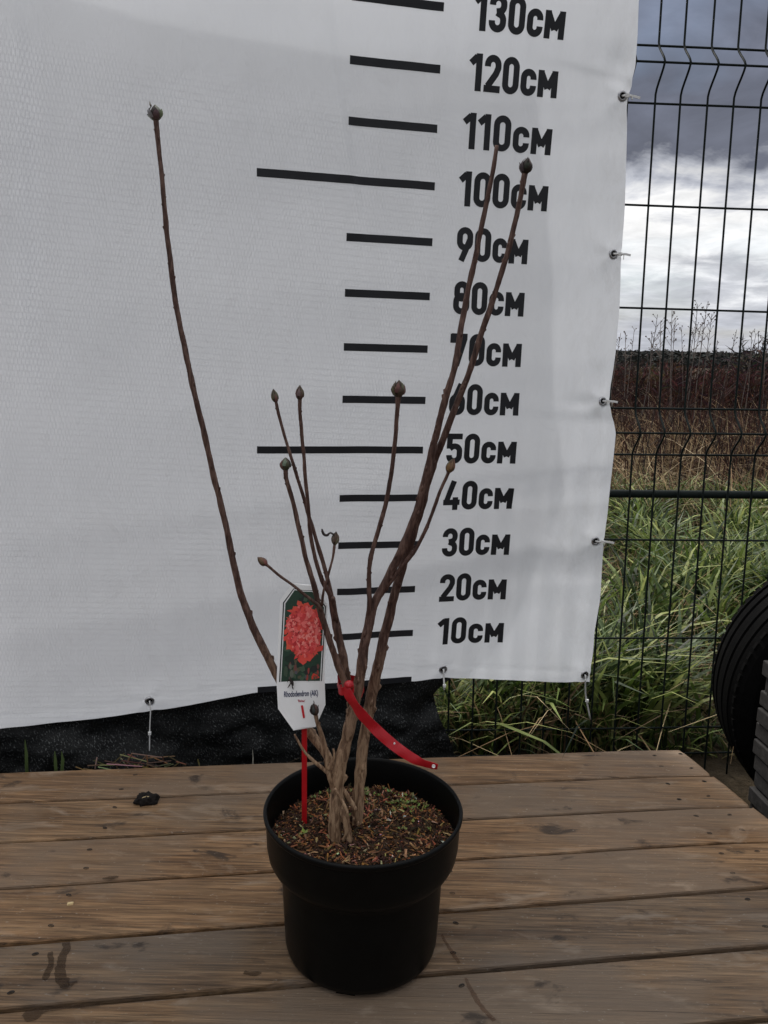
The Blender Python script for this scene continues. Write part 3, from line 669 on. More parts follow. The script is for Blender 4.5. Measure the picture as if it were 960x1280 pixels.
def bud(parent, tip, axis, L, R, cols, n=11, openness=.0, ragged=False):
    axis = np.asarray(axis, float); axis /= np.linalg.norm(axis); e1 = np.cross(axis, (.3, 1, .2)); e1 /= np.linalg.norm(e1); e2 = np.cross(axis, e1)
    b = MB(); prof = [(.30, 0), (.62, .10), (.88, .26), (.95, .42), (.82, .62), (.5, .84), (.08, 1.0)]
    V = []; 
    for r, z in prof:
        for j in range(10): a = 2*math.pi*j/10; V.append(tip+axis*z*L+R*r*.9*(math.cos(a)*e1+math.sin(a)*e2))
    b.add(V, [(i*10+j, i*10+(j+1) % 10, (i+1)*10+(j+1) % 10, (i+1)*10+j) for i in range(len(prof)-1) for j in range(10)], tuple(c*.6 for c in cols[0]))
    for k in range(n):          # overlapping scales
        a = k*2.4+random.uniform(-.2, .2); z0 = .02+.5*(k/n); hl = .5+.12*random.random(); wd = .75; c = random.choice(cols); c = tuple(t*random.uniform(.75, 1.3) for t in c); V = []
        for q in range(5):
            zz = z0+hl*q/4; rr_ = float(np.interp(zz, [p[1] for p in prof], [p[0] for p in prof]))*R*(1.04+openness*q/4*(.6+.5*random.random()))
            ww = wd*(1-(q/4)**2.2)+.04
            for m in (-1, 0, 1): an = a+m*ww*.75; V.append(tip+axis*min(zz, 1.12)*L+(rr_+(R*.06 if m == 0 else 0))*(math.cos(an)*e1+math.sin(an)*e2))
        b.add(V, [(q*3+m, q*3+m+1, q*3+m+4, q*3+m+3) for q in range(4) for m in (0, 1)], c)
    if ragged:
        for k in range(5):
            a = random.uniform(0, 6.28); d = axis*.6+.55*(math.cos(a)*e1+math.sin(a)*e2)*random.uniform(.3, 1.2); p0 = tip+axis*L*random.uniform(.1, .9)+R*.7*(math.cos(a)*e1+math.sin(a)*e2)
            b.tube([p0, p0+d*L*.2, p0+d*L*.3+axis*L*.1], [R*.16, R*.13, R*.05], 5, True, random.choice(cols))
    return b.build('bud', BUD, parent, True)
BROWN = [(.085, .060, .042), (.12, .088, .060), (.055, .038, .028), (.14, .11, .075)]
GREEN = [(.15, .125, .095), (.10, .080, .060), (.24, .21, .165), (.060, .045, .034)]
RUST = [(.15, .085, .052), (.10, .058, .040), (.19, .125, .08)]
DARKB = [(.045, .032, .027), (.028, .021, .019), (.075, .055, .045)]
def px2m(w, Y=.93): return w*(Y/math.cos(PITCH))/FPX
def put_bud(res, Lpx, Wpx, cols, **k):
    o, path, rr = res; ax = path[-1]-path[-4]; return bud(o, path[-1]-ax/np.linalg.norm(ax)*.0012, ax, px2m(Lpx), px2m(Wpx)/2, cols, **k)
# tall stem leaning left
A_ = stem([(434, 1056, 10, .955), (424, 985, 11, .958), (409, 945, 13, .960), (386, 913, 13, .968), (360, 873, 12.5, .972), (345, 842, 12, .974), (327, 806, 11.5, .976), (307, 760, 11, .978), (294, 712, 10.5, .98), (282, 655, 10, .98), (269, 603, 9.5, .98),
           (256, 545, 9.3, .98), (243, 490, 9, .98), (232, 440, 9, .98), (221, 385, 8.6, .98), (213, 330, 8.4, .98), (208, 285, 8, .98), (203, 228, 7.5, .98), (198, 180, 7.5, .98), (195, 150, 8.5, .98)])
put_bud(A_, 18, 15, GREEN+[(.40, .38, .31), (.035, .027, .022)], openness=.75, n=10, ragged=True)
B_ = stem([(419, 1062, 19, .918), (419, 1020, 19, .92), (424, 965, 18.5, .92), (433, 925, 18, .92), (441, 890, 17, .922), (449, 850, 16, .925), (457, 800, 15, .93), (467, 758, 14, .935), (481, 731, 13.5, .94), (497, 698, 13.5, .94), (513, 661, 13, .94), (527, 618, 12.5, .94), (538, 572, 12, .94),
           (546, 540, 11.5, .94), (557, 497, 11, .94), (568, 458, 10.5, .94), (576, 412, 10, .945), (584, 368, 9.5, .95), (593, 328, 9, .95), (602, 285, 8.5, .95), (610, 245, 8, .95), (616, 215, 7.5, .95), (621.5, 182, 6.5, .95)])
C_ = stem([(447, 1048, 18, .955), (447, 1028, 17, .955), (449, 985, 17, .955), (454, 930, 16.5, .957), (463, 877, 17, .96), (474, 825, 16, .96), (484, 780, 14.5, .96), (497, 730, 14, .96), (509, 690, 13.5, .958), (522, 650, 13, .956), (532, 612, 12.5, .955), (543, 578, 11.5, .955), (556, 543, 11, .95), (571, 505, 10.5, .95),
           (586, 466, 10, .95), (599, 425, 9.8, .95), (612, 387, 9.5, .95), (625, 347, 9, .95), (637, 307, 9, .95), (646, 270, 8.5, .95), (652, 240, 8.5, .95), (656, 217, 9.5, .95)])
put_bud(C_, 19, 14, DARKB, openness=.25, ragged=True)
D_ = stem([(466, 757, 7, .945), (482, 736, 7.5, .94), (500, 711, 7.5, .938), (518, 688, 7, .94), (530, 667, 6, .94), (540, 642, 5.8, .94), (549, 617, 5.5, .94), (557, 599, 5.5, .94), (560.5, 590, 6, .94)]); put_bud(D_, 19, 11.5, RUST, ragged=False)
E_ = stem([(441, 890, 9, .925), (450, 840, 9, .93), (456, 795, 9, .935), (462, 758, 8.5, .93), (461, 735, 7.5, .928), (462, 707, 7.5, .926), (468, 680, 7.5, .926), (478, 645, 7.5, .926), (486, 610, 7.5, .926), (492, 570, 7.2, .926), (495, 535, 7.2, .926), (497, 508, 7.5, .926), (498, 496, 9.5, .926)]); put_bud(E_, 21, 16, BROWN, openness=.3, ragged=True)
F1 = stem([(437, 872, 12, .935), (431, 832, 12, .94), (425, 803, 12, .945), (418, 770, 12, .95), (411, 732, 7.5, .952), (403, 700, 6.8, .953), (394, 670, 6.5, .955), (386, 645, 6, .955), (381, 628, 6, .955), (370, 591, 5.5, .955), (362, 565, 5, .955), (355, 543, 5, .955), (349, 520, 5, .955), (345, 502, 5.5, .955)]); put_bud(F1, 17, 9.5, BROWN)
F2 = stem([(419, 775, 8, .940), (413, 745, 8, .940), (403, 725, 7, .938), (394, 699, 6.5, .938), (388, 666, 6.5, .938), (385.5, 638, 6, .938), (381.5, 591, 6, .938), (378.5, 560, 6, .938), (376, 530, 6, .938), (374.5, 512, 6, .938), (374.5, 499, 7, .938)]); put_bud(F2, 18, 11, BROWN)
G_ = stem([(437, 872, 10, .918), (431, 853, 10.5, .918), (421, 827, 10, .916), (411, 797, 9.5, .914), (399, 760, 9.2, .912), (393, 735, 8.5, .912), (384, 703, 8, .912), (375, 666, 7.5, .912), (365, 624, 7.2, .912), (358, 598, 7, .912), (357, 587, 8, .912)]); put_bud(G_, 16, 14, GREEN, openness=.1, n=8)
H_ = stem([(402, 757, 4.5, .908), (405, 738, 4.2, .906), (411, 715, 4, .905), (416, 696, 4, .905), (418.5, 680, 4.5, .905)], scars=False); put_bud(H_, 17, 10, BROWN)
b = MB(); q0 = [atY(x, y, .904)-ORG for x, y in ((418, 669), (413, 666), (409, 669), (405, 668), (403, 664), (402.5, 661))]; b.tube(catmull(q0, 3), [.0011]*5+[.0016]*8+[.0012]*2+[.0006], 6, True, (.03, .022, .02)); b.build('withered_leaf', BUD, H_[0], True)
I_ = stem([(402, 763, 5.5, .908), (396, 755, 5.5, .905), (382, 744, 4.8, .903), (367, 732, 4.5, .902), (350, 720, 4.3, .902), (337, 709, 4.5, .902), (333, 705.5, 5.5, .902)], scars=False); put_bud(I_, 15, 10, RUST)
J_ = stem([(437, 1054, 10, .913), (433, 1028, 10, .915), (424, 1007, 8.5, .918), (416, 984, 8, .92), (410.5, 962, 8, .922), (407.5, 940, 8, .924), (402, 919, 7, .924), (396.5, 903, 6, .924), (394, 893, 6, .924)]); put_bud(J_, 17, 11, DARKB, openness=.3, ragged=True)
K_ = stem([(444, 1012, 7, .925), (438, 1001, 7, .925), (428, 986, 6.5, .922), (416, 972, 6, .922), (403, 960, 5.5, .92), (392, 951, 4.8, .92), (381, 940, 4, .92), (373, 927, 3.4, .92), (368, 918, 2.6, .92)], scars=False)
stem([(416, 747, 0+7, .93), (417.5, 760, 8, .936), (420, 775, 8, .942)], 'stub', False)
stem([(418, 985, 5, .912), (427, 1000, 5, .910), (434, 1016, 5, .908), (435, 1034, 5, .910), (429, 1052, 5, .912)], 'root', False)
stem([(411, 962, 5, .918), (417, 950, 5, .917), (418, 943, 4, .916), (416.5, 936, 3, .916)], 'stub', False)

# ------------------------------------------------------------------ plant label on its red stake
TY = .945
tl = empty('plant_label', tuple(soil_hit(380, 1030))); tag(tl, 'white plant label on a red stake with a picture of a red flower', 'plant label'); TO = np.array(tl.location)
def zt(x, y): return 330+x/6.4, 720+y/6.4
def tpt(zx, zy, off=0.0):
    x, y = zt(zx, zy); bow = .004*((zx-310)/200)**2 - .006*((zy-640)/600)**2*0
    return atY(x, y, TY-off+bow+.00015*(900-zy)*.16)-TO
def poly_grid(poly, off, col=None, b=None, mat=None):
    """fill a convex polygon in rows so it follows the bow of the card"""
    ys = sorted(set([p[1] for p in poly])); Y0, Y1 = ys[0], ys[-1]; lv = sorted(set(list(np.linspace(Y0, Y1, 14))+ys)); rows = []
    n = len(poly)
    for y in lv:
        xs = []
        for i in range(n):
            (x0, y0), (x1, y1) = poly[i], poly[(i+1) % n]
            if y0 == y1:
                if y0 == y: xs += [x0, x1]
            elif min(y0, y1) <= y <= max(y0, y1): xs.append(x0+(x1-x0)*(y-y0)/(y1-y0))
        rows.append((y, min(xs), max(xs)))
    V = []; m = 8
    for y, a, c in rows: V += [tpt(a+(c-a)*k/m, y, off) for k in range(m+1)]
    F = [(r*(m+1)+k, r*(m+1)+k+1, (r+1)*(m+1)+k+1, (r+1)*(m+1)+k) for r in range(len(rows)-1) for k in range(m)]
    return V, F
OUT = [(230, 55), (410, 75), (508, 230), (484, 800), (492, 1030), (412, 1208), (236, 1236), (112, 1062), (100, 850), (128, 192)]
b = MB(); V, F = poly_grid(OUT, 0); b.add(V, F); V2, F2_ = poly_grid(OUT, -.0006); b.add(V2, [q[::-1] for q in F2_])
n0 = [tpt(x, y, 0) for x, y in OUT]; n1_ = [tpt(x, y, -.0006) for x, y in OUT]; b.add(n0+n1_, [(i, (i+1) % 10, 10+(i+1) % 10, 10+i) for i in range(10)]); card = b.build('card', CARD, tl)
b = MB()
def addp(poly, off, col): V, F = poly_grid(poly, off); b.add(V, F, col)
addp([(152, 212), (236, 100), (397, 115), (496, 243), (464, 840), (120, 848)], .00015, (.012, .016, .014))
addp([(162, 216), (240, 106), (391, 120), (488, 247), (456, 839), (130, 847)], .00028, (.78, .78, .77))
addp([(171, 220), (245, 113), (386, 127), (480, 251), (448, 838), (137, 846)], .00041, (.020, .050, .030))
rr_ = random.Random(3)
def blob(cx, cy, r, col, off, n=9, sx=1, sy=1, jag=.35):
    a0 = rr_.random()*6; V = [tpt(cx, cy, off)]; 
    for k in range(n): a = a0+2*math.pi*k/n; q = r*(1+jag*(rr_.random()-.5)*2); V.append(tpt(cx+q*sx*math.cos(a), cy+q*sy*math.sin(a), off))
    b.add(V, [(0, 1+k, 1+(k+1) % n) for k in range(n)], col)
off = .00050
for k in range(70):
    x, y = rr_.uniform(175, 455), rr_.uniform(170, 820)
    if y < 250 and abs(x-315) > 100: continue
    blob(x, y, rr_.uniform(14, 34), rr_.choice(((.012, .030, .018), (.035, .085, .045), (.06, .10, .06), (.018, .025, .022), (.10, .085, .05))), off, 8); off += .000004
for k in range(16): blob(rr_.uniform(170, 440), rr_.uniform(715, 815), rr_.uniform(12, 28), rr_.choice(((.30, .05, .04), (.16, .06, .05), (.09, .09, .10), (.05, .08, .05), (.12, .13, .10), (.05, .06, .05))), off, 7, .6, 1.3); off += .000004
blob(405, 805, 36, (.62, .05, .03), off, 6, 1, .8); off += .000004
for k in range(26): 
    a = 2*math.pi*k/26; blob(318+rr_.uniform(112, 142)*math.cos(a), 440+rr_.uniform(180, 226)*math.sin(a), rr_.uniform(22, 40), (.68+.12*rr_.random(), .060+.04*rr_.random(), .055), off, 9, 1, 1.1, .8); off += .000004
blob(318, 440, 140, (.70, .070, .065), off, 30, .90, 1.36, .14); off += .000004
for k in range(330):
    q = math.sqrt(rr_.random()); a = rr_.random()*6.28; x, y = 318+q*132*math.cos(a), 440+q*205*math.sin(a); s = rr_.random()
    c = rr_.choice(((.80, .10, .095), (.66, .050, .050), (.86, .17, .15), (.50, .028, .032), (.76, .080, .060), (.90, .27, .23)))
    blob(x, y, rr_.uniform(6, 21), c, off, 7, rr_.uniform(.6, 1.2), rr_.uniform(.7, 1.4), .45); off += .000002
b.build('flower_print', PRINT, card)
def text_mesh(txt, name, mat, x0, x1, y_base, off, hfac=1.0, par=None, slope=0.0):
    cu = bpy.data.curves.new('t', 'FONT'); cu.body = txt; cu.size = 1; cu.resolution_u = 3; cu.offset = .022
    to = bpy.data.objects.new('t', cu); COL.link(to); dg = bpy.context.evaluated_depsgraph_get(); me = bpy.data.meshes.new_from_object(to.evaluated_get(dg))
    xs = [v.co.x for v in me.vertices]; a, c = min(xs), max(xs); sc = (x1-x0)/(c-a); vv = []
    for v in me.vertices: X = x0+(v.co.x-a)*sc; vv.append(tpt(X, y_base+slope*(X-x0)-v.co.y*sc*hfac, off))
    m2 = mesh(name, vv, [tuple(p.vertices) for p in me.polygons]); bpy.data.objects.remove(to); return link(name, m2, mat, par)
text_mesh('Rhododendron (AK)', 'name_lettering', TAGINK, 160, 432, 968, .0004, 1.95, card, -.045)
text_mesh("'Balzac'", 'variety_lettering', REDINK, 270, 330, 1008, .0004, 1.25, card, -.02)
b = MB(); V, F = poly_grid([(294, 1036), (312, 1034), (328, 1134), (312, 1138)], .0007); b.add(V, F); V2, _ = poly_grid([(294, 1036), (312, 1034), (328, 1134), (312, 1138)], -.0012); b.add(V2, [q[::-1] for q in F]); b.build('stake_tab', REDP, tl)
b = MB(); p0 = tpt(302, 1040, -.0030); p1 = tpt(320, 1150, -.0030); p2 = soil_hit(380.5, 1030)-TO; bottom = p2+np.array([0, .002, -.02])
top = atY(380.5, 912, TY+.003)-TO
strip(b, [p0, p1, top, .5*top+.5*p2, p2, bottom], .0066, .0028, (1, 0, 0)); b.build('stake', REDP, tl)
# withered scrap stuck to the label
b = MB(); s0 = atY(364, 850, TY-.0022); SCR = s0
for (x0, y0, x1, y1, r) in ((361.5, 846, 364, 853, .0020), (363, 849, 366.5, 857, .0024), (364, 853, 359.5, 860, .0009), (365, 856, 366.5, 862, .0009), (362, 847, 359, 853, .0007)):
    p, q = atY(x0, y0, TY-.0024), atY(x1, y1, TY-.0020); b.tube([p-SCR, (p+q)/2-SCR+np.array([0, -.0006, 0]), q-SCR], [r*.5, r, r*.3], 7, True, random.choice(DARKB))
o = b.build('withered_scrap', BUD, None, True); o.location = tuple(SCR); tag(o, 'dark withered scrap of plant stuck on the white label above its lettering', 'plant scrap')

# ------------------------------------------------------------------ red ribbon
rb = empty('red_ribbon', tuple(atY(438, 860, .93))); RO = np.array(rb.location); tag(rb, 'red plastic ribbon tied round the stems with a long loose tail', 'ribbon')
b = MB(); V = []; n = 40
for k in range(n+1):
    a = 2*math.pi*k/n; c = np.array([.0165*math.cos(a), .021*math.sin(a), .0022*math.sin(3*a)+.003*math.cos(a)*-1])+np.array([0, .008, 0])
    wd = .0062*(1+.18*math.sin(5*a)); o_ = np.array([math.cos(a), math.sin(a), 0])*.0008*math.sin(7*a)
    V += [c-np.array([0, 0, wd])+o_, c+o_*-1, c+np.array([0, 0, wd])+o_]
b.add(V, [(k*3+j, (k+1)*3+j, (k+1)*3+j+1, k*3+j+1) for k in range(n) for j in (0, 1)])
b.build('loop', RIBBON, rb, True)
b = MB(); kn = atY(436, 856, .902)-RO
for k in range(5):
    a = k*1.3; d = np.array([math.cos(a)*.005, -.002*math.sin(k), math.sin(a)*.006]); b.tube([kn-d, kn+np.array([0, -.0025, 0]), kn+d], [.0028, .0042, .0026], 8)
b.build('knot', RIBBON, rb, True)
tp = [(431, 858, 16, .899), (438, 873, 18, .894), (452, 893, 19, .890), (469, 911, 18.5, .888), (489, 929, 18, .887), (508, 943, 17, .886), (526, 953, 15.5, .884), (547, 959, 13.5, .880)]
Q = catmull([np.append(atY(x, y, Y)-RO, w*.80*Y/FPX/2/.98) for x, y, w, Y in tp], 6); V = []; m = len(Q)
for i, q in enumerate(Q):
    t = Q[min(i+1, m-1)][:3]-Q[max(0, i-1)][:3]; t /= np.linalg.norm(t); u = np.cross(t, (0, -1, 0)); u /= np.linalg.norm(u); nn = np.cross(t, u)
    tw = .45*math.sin(i*.17+.4)+.12*math.sin(i*.9); u = u*math.cos(tw)+nn*math.sin(tw)
    for a in (-1, -.5, 0, .5, 1): V.append(q[:3]+u*a*q[3]+nn*.0005*(a*a-.5))
b = MB(); b.add(V, [(i*5+j, i*5+j+1, (i+1)*5+j+1, (i+1)*5+j) for i in range(m-1) for j in range(4)]); tail = b.build('tail', RIBBON, rb, False)
sol = tail.modifiers.new('thickness', 'SOLIDIFY'); sol.thickness = .0005
b = MB(); c = atY(542, 957.5, .8775)-RO; b.lathe([(.0001, 0), (.0021, 0), (.0021, .001)], 14, c, rotx(rad(90))); b.build('hole', CARD, rb)
b = MB(); c = atY(493, 929, .8842)-RO; b.lathe([(.0001, 0), (.0011, 0), (.0011, .001)], 10, c, rotx(rad(90))); b.build('hole', CARD, rb)

# ------------------------------------------------------------------ small things on the deck
def lump(name, P, sx, sy, sz, mat, seed):
    bm = bmesh.new(); bmesh.ops.create_icosphere(bm, subdivisions=4, radius=1)
    for v in bm.verts:
        n = 1+.32*noise.noise(v.co*1.6+Vector((seed, 0, 0)))+.22*noise.noise(v.co*4+Vector((seed, 3, 0)))+.10*noise.noise(v.co*10)
        v.co *= n; v.co.x *= sx; v.co.y *= sy; v.co.z = max(v.co.z, -.65)*sz
    me = bpy.data.meshes.new(name); bm.to_mesh(me); bm.free(); o = link(name, me, mat, None, True); o.location = (P[0], P[1], P[2]+.6*sz); return o
P = atZ(183, 1004, 0); o = lump('dirt_clod', P, .0190, .012, .0115, CLOD, 4.2); o.rotation_euler = (0, 0, rad(12)); tag(o, 'black crumb of earth lying on the deck planks', 'clod')
b = MB()
for (x, z, l, a) in ((-.004, .0085, .007, .4), (.001, .0088, .005, -.5), (-.006, .007, .005, 1.2)): b.tube([(x, -.006, z), (x+l*math.cos(a), -.0065+l*math.sin(a)*.4, z+.001)], [.0009, .0006], 5)
b.build('root_bit', CHIP, o)
P = atZ(88, 1131, 0); b = MB(); b.box((0, 0, .0014), .0082, .0050, .0026, rotz(.2)); b.box((.0006, -.0004, .0030), .0060, .0036, .0012, rotz(.35)); o = b.build('wood_chip', CHIP, None); o.location = tuple(P); tag(o, 'small pale yellow wood chip lying on a deck plank', 'wood chip')

# ------------------------------------------------------------------ tyre and boards at the right
TC = np.array([1.030, 1.585, .095]); tyre = empty('old_tyre', (TC[0], TC[1], GZ+.005)); tag(tyre, 'old black car tyre standing beside the deck against the fence', 'tyre')
Rt = rotz(rad(-6))@rotx(rad(94)); oz = np.array([0, 0, TC[2]-GZ-.005])
half = [(.188, .0), (.190, .078), (.200, .090), (.235, .101), (.262, .098), (.283, .086), (.292, .074)]
def tread(z): return .300-.005*(z/.075)**2
pr = [(r, -z) for r, z in half if z > 0]
for zc0 in (-.052, -.019, .019, .052):
    pr += [(tread(zc0), zc0-.0052), (tread(zc0)-.0085, zc0-.0035), (tread(zc0)-.0085, zc0+.0035), (tread(zc0), zc0+.0052)]
pr += [(r, z) for r, z in half[::-1] if z > 0]+[(.196, .05), (.255, .03), (.255, -.03), (.196, -.05)]
b = MB(); b.lathe(pr, 110, oz, Rt, True); b.build('carcass', RUBBER, tyre, False)
b = MB()
for k in range(72):
    a = 2*math.pi*k/72
    for sg in (-1, 1):
        c = np.array([.2918*math.cos(a), .2918*math.sin(a), sg*.067]); c[:2] *= .2903/.2918; Rb = Rt@np.array([[math.cos(a), -math.sin(a), 0], [math.sin(a), math.cos(a), 0], [0, 0, 1]]); b.box(oz+Rt@c, .008, .016, .020, Rb)
tb_ = b.build('tread_blocks', RUBBER, tyre); tb_['kind'] = 'stuff'
ztop = atY(950, 790, 1.37)[2]; n = 16; hh = (ztop-GZ)/n
ORD = 'second third fourth fifth sixth seventh eighth ninth tenth eleventh twelfth thirteenth fourteenth fifteenth'.split()
BL = ['topmost weathered grey board of the stack before the tyre']+['weathered grey board, %s from the top of the stack before the tyre' % q for q in ORD]+['lowest weathered grey board of the stack before the tyre']
for k in range(n):
    b = MB(); L = 1.1; wdt = .16+random.uniform(-.01, .01)
    sx = random.uniform(-.006, .006); b.box((L/2, 0, 0), L, wdt, hh-.003-random.uniform(0, .002)); o = b.build('grey_board', GREYWOOD, None)
    bvm = o.modifiers.new('edge', 'BEVEL'); bvm.width = .0022; bvm.segments = 2
    o.location = (atY(950.5, 900, 1.405)[0]+.003*math.sin(k*2.3)+sx*.35, 1.325+random.uniform(-.006, .006), GZ+hh*(k+.5)); o.rotation_euler = (0, 0, rad(4+random.uniform(-1, 1)))
    tag(o, BL[n-1-k], 'board', 'boards stacked beside the deck')

# ------------------------------------------------------------------ vegetation
def blades(name, N, place, hgt, wid, cols, lean, mat, bendf=.6, wind=(0, 0), zf=None, segs=4, cp=None):
    V = []; F = []; C = []; k = 0
    cs = np.array(cols)
    for i in range(N):
        x, y = place(); z = (ground_z(x, y) if zf is None else zf(x, y))-.01
        h = random.uniform(*hgt); w = random.uniform(*wid)/2; a = random.uniform(0, 6.283); le = abs(random.gauss(0, lean)); fx, fy = math.cos(a), math.sin(a); bx, by = -fy, fx
        if random.random() < .5: a2 = random.uniform(0, 6.28); bx, by = math.cos(a2), math.sin(a2)
        c = cs[random.choices(range(len(cs)), cp)[0]]*random.uniform(.7, 1.35); bf_ = random.uniform(.3, 1)*bendf; tw = random.uniform(-.4, .4)
        for s in range(segs+1):
            t = s/segs; ho = h*(le*t+bf_*t*t*t*.8); vz = h*(t-.42*bf_*t*t*t-.25*le*t*t); ww = w*(1-t**2.2)*(.55+.45*min(1, t*4))+.0002
            px, py = x+fx*ho+wind[0]*h*t*t, y+fy*ho+wind[1]*h*t*t; q = tw*t
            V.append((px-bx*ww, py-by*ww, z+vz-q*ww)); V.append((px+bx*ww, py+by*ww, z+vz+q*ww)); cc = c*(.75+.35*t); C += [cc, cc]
        for s in range(segs): F.append((k+2*s, k+2*s+1, k+2*s+3, k+2*s+2))
        k += 2*(segs+1)
    return link(name, mesh(name, V, F, C), mat)
dclumps = [(y*random.uniform(-.1, .85), y, random.gauss(0, .14), random.choice((.35, .6, 1, 1.2))) for y in [random.uniform(4.2, 9.5) for _ in range(420)]]
def dryclump():
    cx, cy, l, q = random.choice(dclumps); return cx+random.gauss(0, .10), cy+random.gauss(0, .10)
def sector(y0, y1, a0=-.05, a1=.72, p=1.4):
    def f():
        y = y0+(y1-y0)*random.random()**p; return y*random.uniform(a0, a1), y
    return f
clumps = [(random.uniform(.15, 3.2), random.uniform(1.95, 4.9)) for _ in range(95)]+[(.70, 2.05), (.76, 2.1), (.58, 2.0), (.48, 2.3), (.9, 2.6), (.62, 2.7), (.34, 2.02), (.2, 2.0)]
def clumped():
    cx, cy = random.choice(clumps); return cx+random.gauss(0, .055), max(1.9, cy+random.gauss(0, .055))
GREENS = [(.075, .120, .022), (.125, .175, .040), (.034, .060, .015), (.19, .235, .070), (.085, .125, .048), (.022, .038, .013), (.30, .33, .11)]
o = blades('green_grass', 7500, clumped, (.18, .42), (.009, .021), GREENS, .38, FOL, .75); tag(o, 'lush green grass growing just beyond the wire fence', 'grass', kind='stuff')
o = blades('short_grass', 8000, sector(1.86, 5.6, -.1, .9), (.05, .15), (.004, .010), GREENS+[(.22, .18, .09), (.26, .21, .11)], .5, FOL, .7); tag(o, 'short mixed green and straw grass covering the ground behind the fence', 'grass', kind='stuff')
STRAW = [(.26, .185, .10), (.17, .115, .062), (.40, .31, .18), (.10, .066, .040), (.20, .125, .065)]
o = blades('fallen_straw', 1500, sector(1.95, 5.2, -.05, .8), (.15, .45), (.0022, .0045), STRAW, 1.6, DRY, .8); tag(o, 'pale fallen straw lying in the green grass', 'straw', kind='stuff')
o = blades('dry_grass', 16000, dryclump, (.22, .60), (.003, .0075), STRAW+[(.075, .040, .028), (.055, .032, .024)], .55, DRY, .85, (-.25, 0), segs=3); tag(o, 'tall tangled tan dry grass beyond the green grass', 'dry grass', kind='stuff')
REDS = [(.062, .029, .025), (.042, .022, .020), (.095, .042, .032), (.034, .020, .018), (.14, .09, .058)]
o = blades('dry_weeds', 16000, sector(7.0, 36, -.1, .75, 1.7), (.28, .66), (.004, .011), REDS+[(.16, .11, .065)], .22, DRY, .35, (-.1, 0), segs=3); tag(o, 'thicket of red-brown dry weed stems behind the tan grass', 'weeds', kind='stuff')
o = blades('tall_straw', 650, sector(3.9, 8.5, -.05, .8, 1.1), (.45, .95), (.003, .006), [(.50, .40, .26), (.40, .30, .18), (.30, .19, .11)], .5, DRY, .6, (-.3, 0)); tag(o, 'scattered tall pale straw stalks leaning over the dry grass', 'straw', kind='stuff')
# tangle of thin dark twigs in the weeds
tb = MB()
for k in range(1300):
    y = random.uniform(4.6, 14); x = y*random.uniform(-.05, .75); z = ground_z(x, y); h = random.uniform(.4, .88); a = random.uniform(0, 6.28); l = random.uniform(.05, .35)
    P = [np.array([x, y, z]), np.array([x+l*.4*h*math.cos(a), y, z+h*.55]), np.array([x+l*h*math.cos(a), y+l*h*math.sin(a)*.3, z+h])]; c = random.choice(REDS[:4]+[(.05, .04, .036)])
    tb.tube(P, [.0045, .0035, .0015], 4, False, c)
    for q in range(3):
        s = P[1]+(P[2]-P[1])*random.random(); d = np.array([random.uniform(-1, 1), random.uniform(-.5, .5), random.uniform(.4, 1.2)])*h*.16; tb.tube([s, s+d], [.0022, .001], 3, False, c)
o = tb.build('bramble_twigs', DRY, None); tag(o, 'loose tangle of bare dark twigs among the dry weeds', 'twigs', kind='stuff')
# tall seed-head stalks standing above the horizon
def stalk(px, ytop, Y, kind):
    top = atY(px, ytop, Y); base = np.array([top[0]+random.uniform(-.12, .12)-(.25 if kind == 2 else 0), Y, 0]); base[2] = ground_z(base[0], base[1]); H = top[2]-base[2]
    root = empty('weed_stalk', tuple(base)); b = MB(); col = random.choice(((.17, .14, .125), (.20, .165, .145), (.13, .11, .10)))
    mid = (top-base)*.5+np.array([random.uniform(-.04, .04), 0, 0]); path = catmull([np.zeros(3), mid, top-base], 6); b.tube(path, list(np.linspace(.005, .0024, len(path))), 5, True, col); b.build('stem', DRY, root)
    s = Y*.0011
    hb = MB()
    for k in range(15 if kind == 0 else 10):
        t = random.uniform(.72, 1.0); p = path[0]+(path[-1]-path[0])*t+(path[len(path)//2]-(path[0]+path[-1])/2)*4*t*(1-t); sp = (1.05-t)*.22+.02 if kind == 0 else .025
        a = random.uniform(0, 6.28); e = p+np.array([math.cos(a)*sp, math.sin(a)*sp*.6, sp*.9+.01]); hb.tube([p, e], [.0022, .0016], 3, False, col); r = random.uniform(.004, .009)
        hb.lathe([(.001, -r), (r, -r*.3), (r*.9, r*.4), (.001, r*.8)], 6, e, None, False, col)
    sh_ = hb.build('seed_head', DRY, root); sh_['kind'] = 'stuff'
    tag(root, ('dry weed stalk with branched seed head against the sky', 'dry weed stalk with narrow seed spike against the sky', 'bare leaning weed stalk against the sky')[kind], 'weed', ('branched weed stalks', 'narrow weed stalks', 'leaning weed stalks')[kind])
for px, yt, Y, kd in ((776, 416, 8.5, 1), (782, 415, 8.2, 1), (793, 411, 8.8, 1), (815, 414, 9, 1), (822, 393, 7.6, 0), (826, 402, 7.8, 0), (840, 388, 7.9, 0), (844, 400, 8.4, 1), (852, 411, 9.2, 1), (872, 381, 7.5, 0), (877, 406, 8.2, 1), (884, 380, 7.4, 0),
                      (890, 392, 8, 0), (897, 425, 9, 1), (921, 412, 8.3, 2), (940, 415, 8.6, 1), (945, 418, 8.1, 1), (868, 412, 9.4, 1), (958, 404, 7.8, 0), (1002, 400, 8, 0), (1040, 408, 8.6, 1), (745, 405, 8, 0)): stalk(px, yt, Y, kd)
